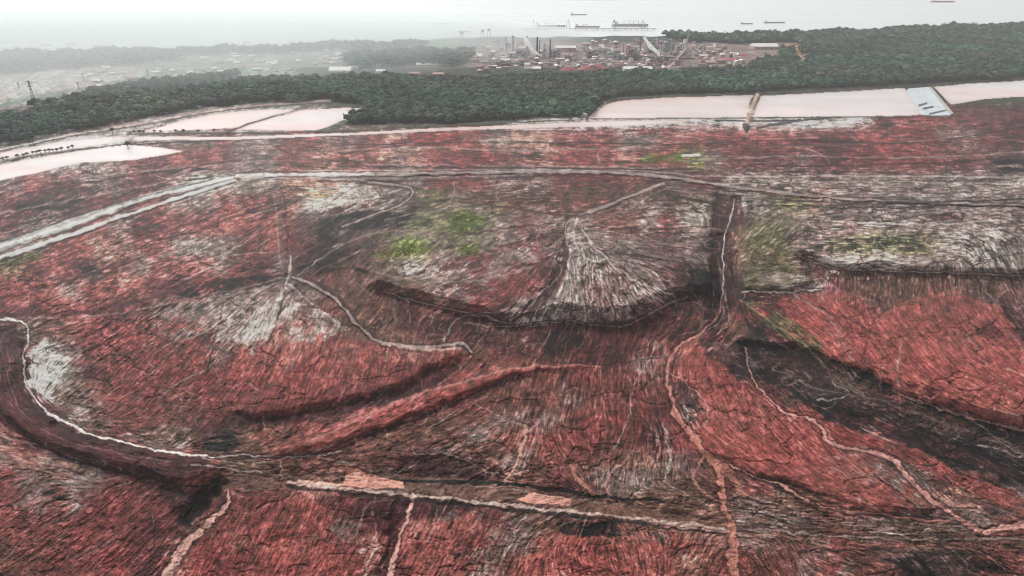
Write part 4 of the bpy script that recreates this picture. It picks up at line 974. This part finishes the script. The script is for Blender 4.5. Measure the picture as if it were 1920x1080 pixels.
def chimney(px, py, h, col, label, group=None, wpx=2.4):
    s = mpp(px, py); x, y = at(px, py); H__ = h*s; ra = wpx*s/2
    e = empty('chimney', (x, y, -.2)); tag(e, label, 'chimney', group)
    bm = bmesh.new(); bm_cyl(bm, (0, 0, 0), ra*1.35, ra*.8, H__, 14); done(bm, 'shaft', [C_[col]], e)
    for k in (.35, .7):
        bm = bmesh.new(); rr_ = ra*(1.35-.55*k); bm_cyl(bm, (0, 0, H__*k), rr_+1.2, rr_+1.2, .8, 14); done(bm, 'platform', [C_['grey']], e)
    bm = bmesh.new(); bm_cyl(bm, (0, 0, H__-1), ra*.95, ra*.95, 2.5, 14); done(bm, 'rim', [C_['dark']], e)
def block(px, py, w, h, d, wall, label, group=None, seed=0):
    """open steel process building: frame, floors, vessels on the roof, ducts"""
    rr = random.Random(seed); s = mpp(px, py); x, y = at(px, py); W_, H__ = w*s, h*s
    e = empty('process_building', (x, y, -.2)); tag(e, label, 'industrial building', group)
    bm = bmesh.new(); bm_box(bm, (0, 0, 0), (W_*.9, d*.9, H__*.55)); bm_box(bm, (-W_*.18, 0, H__*.56), (W_*.45, d*.7, H__*.3)); done(bm, 'wall', [C_[wall]], e)
    bm = bmesh.new()
    for i in range(4):
        for j in (-1, 1): bm_bar(bm, (-W_/2+i*W_/3, j*d/2, 0), (-W_/2+i*W_/3, j*d/2, H__), 1.2)
    for k in (.33, .66, 1.0):
        for j in (-1, 1): bm_bar(bm, (-W_/2, j*d/2, H__*k), (W_/2, j*d/2, H__*k), 1.0)
    for i in range(4): bm_bar(bm, (-W_/2+i*W_/3, -d/2, H__), (-W_/2+i*W_/3, d/2, H__), 1.1)
    bm_bar(bm, (-W_/2, -d/2-.8, 0), (W_/6, -d/2-.8, H__), .9); done(bm, 'steel_frame', [C_['dark']], e)
    for k in range(2):
        bm = bmesh.new(); bm_cyl(bm, (W_*(.12+.22*k), 0, H__*.56), W_*.08+1, W_*.08+1, H__*.5, 10); bm_cyl(bm, (W_*(.12+.22*k), 0, H__*1.06), W_*.08+1, .5, 2, 10); done(bm, 'vessel', [C_[rr.choice(['steel', 'white', 'grey'])]], e)
    bm = bmesh.new(); bm_bar(bm, (-W_*.4, -d/2-1, H__*.3), (W_*.45, -d/2-1, H__*.75), 2.2); done(bm, 'duct', [C_['steel']], e)
def conveyor(px0, py0, px1, py1, h0, h1, col, label, group=None):
    x0, y0 = at(px0, py0); x1, y1 = at(px1, py1); L_ = math.hypot(x1-x0, y1-y0); rz = math.atan2(y1-y0, x1-x0)
    e = empty('conveyor', (x0, y0, 0), rz); tag(e, label, 'conveyor', group)
    bm = bmesh.new(); bm_bar(bm, (0, 0, h0), (L_, 0, h1), 5.0); done(bm, 'gallery', [C_[col]], e)
    n = max(2, int(L_/30))
    for i in range(n):
        t = (i+.5)/n; bm = bmesh.new()
        for sy in (-1, 1): bm_bar(bm, (L_*t, sy*3.5, -.3), (L_*t, sy*1.2, h0+(h1-h0)*t), .9)
        bm_bar(bm, (L_*t, -2.5, (h0+(h1-h0)*t)*.45), (L_*t, 2.5, (h0+(h1-h0)*t)*.45), .7); done(bm, 'trestle', [C_['dark']], e)
# --- specific plant objects
chimney(949,104,30,'grey','slim grey chimney at the left end of the plant',wpx=1.6)
chimney(962,104,34,'steel','pale twin-banded chimney left of the big steam plume',wpx=3)
chimney(988,106,36,'conc','pale concrete chimney between the steam plume and the dark chimney',wpx=2.2)
chimney(1007,106,34,'dark','thick dark chimney rising out of the big steam plume',wpx=3.4)
chimney(1011,108,30,'dark','thin dark chimney touching the thick one',wpx=1.4)
chimney(1031,108,32,'dark','tall dark chimney right of the big steam plume',wpx=2.6)
chimney(1020,108,24,'grey','short grey chimney between the two dark ones',wpx=1.8)
chimney(1286,108,50,'conc','tallest pale mast-like chimney at the right end of the plant',wpx=2.0)
chimney(1200,98,28,'dark','dark chimney beside the right steam plume',wpx=1.8)
chimney(1262,96,22,'grey','grey chimney standing on the tank farm skyline',wpx=2.0)
chimney(1168,106,22,'rust','rusty chimney in the middle of the plant',wpx=1.6)
warehouse(1060,96,38,7,40,'pinkc','white','long warehouse with a white roof behind the red stockpile')
warehouse(1000,130,28,2.5,30,'pinkc','white','low white-roofed shed left of the red stockpile')
warehouse(1168,122,14,2.5,16,'white','white','small white shed above the cream hall')
warehouse(1195,133,52,5,36,'cream','white','long cream hall on the forest edge')
warehouse(1432,91,46,5,60,'pinkc','white','big hall with a bright white roof beside the forest')
warehouse(812,122,62,2,30,'pinkc','white','long thin white roof at the edge of the hazy wood')
warehouse(714,136,16,3.5,26,'white','white','white shed in the trees left of the pink yards')
warehouse(778,140,22,3,24,'pinkc','pinkc','dusty pink shed among the trees left of the plant')
warehouse(822,141,20,3,24,'red','pinkc','reddish shed on the clearing left of the plant')
warehouse(640,133,40,3,50,'white','white','white roofed works beside the pale river bend')
warehouse(892,108,24,4,40,'white','white','white hall at the left end of the plant')
warehouse(1325,120,30,4,34,'rust','pinkc','rust coloured hall right of the conveyor')
warehouse(1250,140,26,2.2,20,'white','steel','low steel roofed shed tucked in the forest edge')
for i, (a, b_, w, h, c, lb) in enumerate([(975,108,18,14,'grey','grey steel process building under the left chimneys'),(1042,106,16,12,'grey','grey process building right of the dark chimney'),
    (1110,108,22,14,'rust','dusty process building left of the two small plumes'),(1148,110,26,14,'steel','pale process building with vessels in the plant centre'),(1186,110,22,20,'rust','tall rusty process building beside the right plume'),
    (1222,98,20,22,'grey','high grey process building behind the right plume'),(1250,96,18,20,'steel','steel tower block left of the tall mast'),(1272,100,14,16,'cream','cream block beside the tall mast'),
    (1312,100,12,14,'cream','cream block just right of the tall mast'),(945,122,26,8,'rust','low rusty building above the forest on the left'),(1235,118,20,12,'rust','dark rusty building over the forest edge'),
    (1070,112,20,8,'rust','dusty building between stockpile and white-roofed warehouse')]):
    block(a, b_, w, h, 26, c, lb, seed=i)
# red stockpile
def pile(px, py, w, d, h, label, m='ore'):
    s = mpp(px, py); x, y = at(px, py); e = []; bm = bmesh.new(); n = 26; W_ = w*s/2
    rings = [(1.0, 0), (.72, .42), (.42, .8), (.12, 1.0)]; prev = None; rr = random.Random(int(px))
    for k, z in rings:
        ring = [bm.verts.new((W_*k*math.cos(t)*(1+rr.uniform(-.06, .06)), d/2*k*math.sin(t)*(1+rr.uniform(-.06, .06)), h*z*(1+rr.uniform(-.08, .08)) - (.5 if z == 0 else 0))) for t in [i*2*math.pi/n for i in range(n)]]
        if prev:
            for i in range(n): bm.faces.new((prev[i], prev[(i+1) % n], ring[(i+1) % n], ring[i]))
        prev = ring
    bm.faces.new(prev); o = done(bm, 'stockpile', [C_[m]]); o.location = (x, y, 0); tag(o, label, 'stockpile')
pile(1112,130,62,60,16,'big bright red ore stockpile on the forest edge'); pile(1065,131,34,40,9,'small red ore stockpile left of the big one'); pile(1360,112,60,60,7,'dusty red heap right of the tall mast')
pile(1385,104,50,50,8,'brown red heap in front of the bright white hall')
conveyor(1290,98,1250,134,22,3,'pinkc','long sloping conveyor running down to the forest edge right of the plant')
conveyor(1090,96,1150,106,14,26,'steel','short conveyor gallery over the plant centre')
conveyor(1180,112,1300,116,10,10,'dark','level dark pipe bridge across the right half of the plant')
conveyor(900,122,1040,124,8,8,'grey','level grey pipe bridge across the left half of the plant')
# tank rows
tr = random.Random(11)
for a, b_, c in ((905,128,'pinkc'),(920,128,'pinkc'),(935,131,'steel'),(950,129,'pinkc'),(968,127,'steel')): tank(a, b_, 10, 4.5, c, 'dusty tank in the row at the left front of the plant', 'tank row at the left front of the plant')
for a, b_, c in ((1096,116,'steel'),(1112,117,'steel'),(1128,117,'steel'),(1144,118,'steel')): tank(a, b_, 11, 7, c, 'pale round tank in the row at the plant centre', 'tank row at the plant centre')
for a, b_, c in ((1205,122,'rust'),(1219,123,'rust'),(1233,124,'rust'),(1247,122,'rust')): tank(a, b_, 9, 6, c, 'rust red tank in the row before the right plume', 'tank row before the right plume')
for a, b_ in ((1300,92),(1316,93),(1330,95)): tank(a, b_, 12, 7, 'cream', 'cream tank beyond the tall mast', 'cream tanks beyond the tall mast')
# scattered sheds of the plant
spots = []
PLANT = [(885,84),(1240,76),(1330,84),(1380,96),(1400,124),(1300,132),(1240,136),(1160,138),(1060,130),(960,134),(890,140)]
while len(spots) < 190:
    a, b_ = tr.uniform(880, 1400), tr.uniform(80, 138)
    if inside(PLANT, np.array([a]), np.array([b_]))[0] and all(abs(a-p)+3*abs(b_-q) > 8 for p, q in spots): spots.append((a, b_))
shm = {}
def small_shed(w, d, h, wall, roof):
    key = (w, d, h, wall, roof)
    if key not in shm:
        bm = bmesh.new(); bm_box(bm, (0, 0, 0), (w, d, h)); bm_gable(bm, (0, 0, h+.05), (w, d), d*.2, mi=1); bm_box(bm, (w*.2, -d/2-.1, 0), (3, .2, 3.5), mi=2)
        me = bpy.data.meshes.new('shed'); bmesh.ops.recalc_face_normals(bm, faces=bm.faces); bm.to_mesh(me); bm.free()
        for m in (wall, roof, 'dark'): me.materials.append(C_[m])
        shm[key] = me
    return shm[key]
for i, (a, b_) in enumerate(spots):
    k = tr.choice(['rust', 'rust', 'pinkc', 'white', 'grey', 'cream']); w_ = tr.choice([10, 16, 28]); x, y = at(a, b_)
    o = link(bpy.data.objects.new('factory_shed', small_shed(w_, tr.choice([12, 18]), tr.choice([6, 10, 15]), k, tr.choice(['pinkc', 'rust', 'white'])))); o.location = (x, y, -.2); o.rotation_euler = (0, 0, tr.choice([0, .1, 1.5, 1.65]))
    nm = {'rust': 'rust red', 'pinkc': 'dusty pink', 'white': 'white', 'grey': 'grey', 'cream': 'cream'}[k]
    side = 'left' if a < 1050 else ('middle' if a < 1220 else 'right')
    tag(o, f'small {nm} walled shed in the {side} part of the hazy plant', 'shed', f'{nm} sheds in the {side} part of the plant')
# hazy settlement on the left
hp = []
while len(hp) < 120:
    a, b_ = tr.uniform(150, 860), tr.uniform(92, 165)
    if b_ > np.interp(a, [0,200,400,640,860], [190,170,145,132,112]) or b_ < shore(a)+4: continue
    if all(abs(a-p)+3*abs(b_-q) > 12 for p, q in hp): hp.append((a, b_))
for i, (a, b_) in enumerate(hp):
    k = tr.choice(['white', 'white', 'cream', 'pinkc']); x, y = at(a, b_)
    o = link(bpy.data.objects.new('house', small_shed(tr.choice([16, 24]), 14, tr.choice([4, 6]), k, tr.choice(['white', 'pinkc'])))); o.location = (x, y, -.2); o.rotation_euler = (0, 0, tr.uniform(-.3, .3))
    nm = {'pinkc': 'dusty pink', 'white': 'white', 'cream': 'cream'}[k]; side = 'left of the pylons' if a < 280 else ('beyond the left forest' if a < 600 else 'before the hazy wood')
    tag(o, f'tiny {nm} house in the mist {side}', 'house', f'{nm} houses in the mist {side}')
# clumps of trees in the haze
GT = [(tr.uniform(80, 880), 0) for _ in range(0)]

# pylons
def pylon(px, py, h, label):
    s = mpp(px, py); x, y = at(px, py); H__ = h*s; b0 = H__*.06
    e = empty('pylon', (x, y, -.3), .5); tag(e, label, 'pylon', 'transmission pylons on the left plain')
    bm = bmesh.new()
    for sx, sy in ((-1, -1), (1, -1), (1, 1), (-1, 1)): bm_bar(bm, (sx*b0, sy*b0, 0), (sx*.8, sy*.8, H__), .9)
    for k in range(6):
        z0, z1 = H__*k/6, H__*(k+1)/6; r0 = b0+(.8-b0)*k/6; r1 = b0+(.8-b0)*(k+1)/6
        for sy in (-1, 1): bm_bar(bm, (-r0, sy*r0, z0), (r1, sy*r1, z1), .5); bm_bar(bm, (r0, sy*r0, z0), (-r1, sy*r1, z1), .5)
    done(bm, 'lattice', [C_['dark']], e)
    for k in (.72, .84, .96):
        bm = bmesh.new(); bm_bar(bm, (-H__*.13, 0, H__*k), (H__*.13, 0, H__*k), .8); done(bm, 'cross_arm', [C_['dark']], e)
pylon(64,190,38,'nearest and tallest lattice pylon in the mist at the far left'); pylon(157,152,14,'small pylon right of the tallest one'); pylon(148,166,12,'short pylon just below the small one'); pylon(278,143,13,'small distant pylon over the left forest'); pylon(398,153,14,'pylon just above the left forest'); pylon(36,166,12,'faint small pylon left of the tallest one')

# steam plumes
def plume(path, label):
    """lumpy white steam drifting; path: (x,y,z,r)"""
    m = bpy.data.materials.get('steam')
    if not m:
        m = bpy.data.materials.new('steam'); m.use_nodes = True; n, l = m.node_tree.nodes, m.node_tree.links; b_ = n['Principled BSDF']; b_.inputs['Base Color'].default_value = (.95, .95, .95, 1); b_.inputs['Roughness'].default_value = 1; b_.inputs['Specular IOR Level'].default_value = 0
        lw = n.new('ShaderNodeLayerWeight'); lw.inputs['Blend'].default_value = .35; mr = n.new('ShaderNodeMapRange'); mr.inputs[3].default_value = .95; mr.inputs[4].default_value = .1
        l.new(lw.outputs['Facing'], mr.inputs[0]); tl = n.new('ShaderNodeBsdfTranslucent'); tl.inputs[0].default_value = (1, 1, 1, 1)
        m1 = n.new('ShaderNodeMixShader'); m1.inputs[0].default_value = .55; l.new(b_.outputs[0], m1.inputs[1]); l.new(tl.outputs[0], m1.inputs[2])
        tp = n.new('ShaderNodeBsdfTransparent'); m2 = n.new('ShaderNodeMixShader'); l.new(mr.outputs[0], m2.inputs[0]); l.new(tp.outputs[0], m2.inputs[1]); l.new(m1.outputs[0], m2.inputs[2]); l.new(m2.outputs[0], n['Material Output'].inputs['Surface'])
    bm = bmesh.new(); rr = random.Random(len(label))
    n = 9
    for i in range(n):
        t = i/(n-1); j = min(int(t*(len(path)-1)), len(path)-2); u = t*(len(path)-1)-j
        p = np.array(path[j])*(1-u) + np.array(path[j+1])*u
        M = bmesh.ops.create_icosphere(bm, subdivisions=2, radius=p[3]*rr.uniform(.85, 1.2))
        for v_ in M['verts']: v_.co = v_.co*(1+rr.uniform(-.18, .18)) + __import__('mathutils').Vector((p[0]+rr.uniform(-.2, .2)*p[3], p[1], p[2]+rr.uniform(-.2, .2)*p[3]))
    me = bpy.data.meshes.new('steam_plume'); bm.to_mesh(me); bm.free(); me.materials.append(m)
    o = link(bpy.data.objects.new('steam_plume', me)); rm = o.modifiers.new('r', 'REMESH'); rm.mode = 'VOXEL'; rm.voxel_size = 2.0
    tag(o, label, 'steam', kind='stuff')
def ppath(pts, base_y):
    out = []
    for px, py, rp in pts:
        x, y = at(px, base_y); s = mpp(px, base_y)
        # height above the ground of a point seen at py over the ground point at base_y
        f = y*COS + CAM_H*SIN; z = (base_y-py)*s/COS
        out.append((x, y, z, rp*s*1.25))
    return out
plume(ppath([(1020,106,1.5),(1010,103,2.6),(1000,98,3.2),(992,90,3.8),(986,80,3.6)], 108), 'big white steam plume leaning left across the dark chimneys')
plume(ppath([(1238,106,1.8),(1230,98,3),(1220,92,3.2),(1212,84,3.0),(1206,77,2.4)], 108), 'white steam plume leaning left over the right of the plant')
plume(ppath([(1122,104,1.6),(1114,101,2.4),(1108,96,2.2),(1105,91,1.8)], 106), 'small white steam puff in the middle of the plant')
plume(ppath([(1158,105,1.6),(1150,99,2.2),(1146,93,2.2)], 106), 'short thin steam puff right of the middle one')
plume(ppath([(876,110,1.2),(888,108,2.0),(896,105,1.6)], 112), 'faint low steam wisp left of the plant')

# ships and jetty
def ship(px, py, w, label, h=1.0, hull='hull', cranes=0):
    s = mpp(px, py); x, y = at(px, py, -2.5); L_ = w*s*.92; W_ = L_*.14; D_ = max(4, L_*.042)*h
    e = empty('cargo_ship', (x, y, -2.6)); tag(e, label, 'ship')
    bm = bmesh.new(); st = [(-.5, .75), (-.42, 1), (.36, 1), (.45, .7), (.5, .06)]; rows = []
    for k, wv in st: rows.append([bm.verts.new((L_*k*(1 if z else .97), sy*W_/2*wv*(1 if z else .8), z*D_+(D_*.25 if (z and k > .4) else 0))) for sy, z in ((-1, 0), (-1, 1), (1, 1), (1, 0))])
    for a, b_ in zip(rows, rows[1:]):
        for i in range(4): bm.faces.new((a[i], b_[i], b_[(i+1) % 4], a[(i+1) % 4]))
    bm.faces.new(rows[0]); bm.faces.new(rows[-1][::-1]); done(bm, 'hull', [C_[hull]], e)
    bm = bmesh.new(); bm_box(bm, (-L_*.4, 0, D_), (L_*.1, W_*.8, D_*1.2)); bm_box(bm, (-L_*.41, 0, D_*2.2), (L_*.06, W_*.95, D_*.5)); done(bm, 'bridge_house', [C_['white']], e)
    bm = bmesh.new(); bm_cyl(bm, (-L_*.45, 0, D_*2), L_*.012, L_*.01, D_*1.3, 8); done(bm, 'funnel', [C_['dark']], e)
    for k in range(5):
        bm = bmesh.new(); bm_box(bm, (-L_*.26+k*L_*.135, 0, D_), (L_*.1, W_*.6, D_*.22)); done(bm, 'hatch', [C_['rust']], e)
    for k in range(cranes):
        bm = bmesh.new(); X = -L_*.19+k*L_*.135; bm_bar(bm, (X, 0, D_), (X, 0, D_*2.7), 2); bm_bar(bm, (X, 0, D_*2.4), (X+L_*.1, 0, D_*2.9), 1.4); done(bm, 'deck_crane', [C_['cream']], e)
ship(1085,28,34,'lone ship at anchor above the long jetty'); ship(1768,4,50,'distant ship high on the water at the right',hull='hullr'); ship(828,45,32,'ship anchored left of the port')
ship(1182,49,74,'long cargo ship with deck cranes at the right end of the jetty',1.2,cranes=4); ship(1101,51,52,'dark cargo ship moored in the middle of the jetty',cranes=2); ship(1032,50,62,'low cargo ship at the left end of the jetty',cranes=3)
ship(1452,43,44,'faint ship beyond the right forest'); ship(870,60,26,'small ship just off the port shore'); ship(1400,45,26,'small ship left of the faint one')
ship(88,86,20,'tiny vessel off the misty left shore'); ship(132,84,24,'second vessel off the misty left shore, right of the tiny one'); ship(182,88,16,'small white vessel close to the left shore',hull='grey'); ship(462,80,16,'tiny vessel off the shore above the left forest',hull='grey')
e = empty('jetty', (*at(1105, 55), -2.5)); tag(e, 'long thin jetty on piles in front of the moored ships', 'jetty')
s = mpp(1105, 55); bm = bmesh.new(); bm_box(bm, (0, 0, 5), (250*s, 14, 2)); done(bm, 'deck', [C_['conc']], e)
for k in range(24):
    bm = bmesh.new(); 
    for sy in (-5, 5): bm_cyl(bm, (-120*s+k*240*s/23, sy, -1), .9, .9, 6.5, 8)
    done(bm, 'pile', [C_['conc']], e)
for i, (a, lb) in enumerate(((1000,'left gantry crane on the jetty'),(1065,'second gantry crane on the jetty'),(1150,'gantry crane at the stern of the long ship'),(1205,'rightmost gantry crane on the jetty'))):
    x, y = at(a, 55); e = empty('gantry_crane', (x, y, 5)); tag(e, lb, 'crane')
    bm = bmesh.new(); [bm_bar(bm, (sx*8, sy*5, -.5), (sx*6, sy*4, 26), 1.6) for sx in (-1, 1) for sy in (-1, 1)]; done(bm, 'leg_frame', [C_['grey']], e)
    bm = bmesh.new(); bm_bar(bm, (0, -14, 27), (0, 34, 29), 2.6); bm_bar(bm, (0, 0, 27), (0, 4, 40), 1.6); bm_bar(bm, (0, 4, 40), (0, 32, 29), .8); done(bm, 'boom', [C_['grey']], e)
for a, b_, h, lb in ((905,70,14,'hazy port loading tower near the left of the port'),(917,70,16,'taller hazy port loading tower beside it'),(866,72,12,'left-most hazy tower on the port shore')):
    s = mpp(a, b_); x, y = at(a, b_); e = empty('loading_tower', (x, y, -.3)); tag(e, lb, 'tower'); H__ = h*s
    bm = bmesh.new(); [bm_bar(bm, (sx*7, sy*7, 0), (sx*4, sy*4, H__), 1.4) for sx in (-1, 1) for sy in (-1, 1)]; done(bm, 'frame', [C_['grey']], e)
    bm = bmesh.new(); bm_box(bm, (0, 0, H__*.7), (14, 14, H__*.25)); done(bm, 'cabin', [C_['pinkc']], e)

# liner slope on the right pond, access road block, pump raft
def slab(pts, z0, z1, name, m, parent=None, th=.8):
    bm = bmesh.new(); top = []; bot = []
    for (a, b_), z in pts: x, y = at(a, b_, z); top.append(bm.verts.new((x, y, z))); bot.append(bm.verts.new((x, y, z-th)))
    bm.faces.new(top); bm.faces.new(bot[::-1]); n = len(top)
    for i in range(n): bm.faces.new((top[i], bot[i], bot[(i+1) % n], top[(i+1) % n]))
    return done(bm, name, [C_[m]], parent)
e = empty('liner_embankment', (0, 0, 0)); tag(e, 'pale grey lined embankment between the two right ponds', 'embankment')
slab([((1698,172),1.0),((1703,166),1.0),((1742,163),3.5),((1782,210),3.5),((1782,216),2.5),((1730,217),1.0)], 0, 3, 'liner', 'liner', e, 3.0)
for (a, b_, c, d_) in ((1722,196,1738,191),(1730,202,1750,198),(1742,212,1775,205)):
    slab([((a, b_),2.9),((c, d_),3.9),((c, d_+2),3.9),((a, b_+2),2.9)], 0, 0, 'seam', 'dark', e, .3)
slab([((1741,163),3.9),((1746,163),3.9),((1788,212),3.9),((1782,214),3.9)], 0, 3, 'crest', 'conc', e, 3.4)
# pump house on the bank at the corner of the right pond
x, y = at(1095, 220); e = empty('pump_house', (x, y, 0)); tag(e, 'small round-roofed pump house at the corner of the right pond', 'pump house')
bm = bmesh.new(); bm_cyl(bm, (0, 0, 0), 7, 7, 6, 14); done(bm, 'wall', [C_['conc']], e)
bm = bmesh.new(); bm_cyl(bm, (0, 0, 6.05), 7.6, 4.6, 2.6, 14); bm_cyl(bm, (0, 0, 8.7), 4.6, .5, 1, 14); done(bm, 'roof', [C_['cream']], e)
bm = bmesh.new(); bm_box(bm, (1, -7.05, 0), (2.4, .3, 3.6)); done(bm, 'door', [C_['dark']], e)

# ------------------------------------------------------------------ haze and mist
def vol(name, dens, col, aniso=0.0):
    m = bpy.data.materials.new(name); m.use_nodes = True; n, l = m.node_tree.nodes, m.node_tree.links; n.remove(n['Principled BSDF'])
    v = n.new('ShaderNodeVolumePrincipled'); v.inputs['Color'].default_value = (*col, 1); v.inputs['Density'].default_value = dens; v.inputs['Anisotropy'].default_value = aniso
    l.new(v.outputs[0], n['Material Output'].inputs['Volume']); return m
bm = bmesh.new(); bm_box(bm, (0, 7000, -18), (33000, 19000, 18+CAM_H+12)); o = done(bm, 'haze', [vol('haze_air', 6.0e-5, (.93, .96, .97), .2)])
tag(o, 'thin pale haze in the air over the whole plain', 'haze', kind='stuff')
bm = bmesh.new(); bmesh.ops.create_icosphere(bm, subdivisions=4, radius=1); o = done(bm, 'mist', [vol('mist_air', 1.7e-3, (.92, .98, .98), .1)])
x, y = at(-60, 92); o.location = (x, y, 0); o.scale = (2500, 1450, 120); o.rotation_euler = (0, 0, .25)
tag(o, 'low white mist bank over the plain at the upper left', 'mist', kind='stuff')
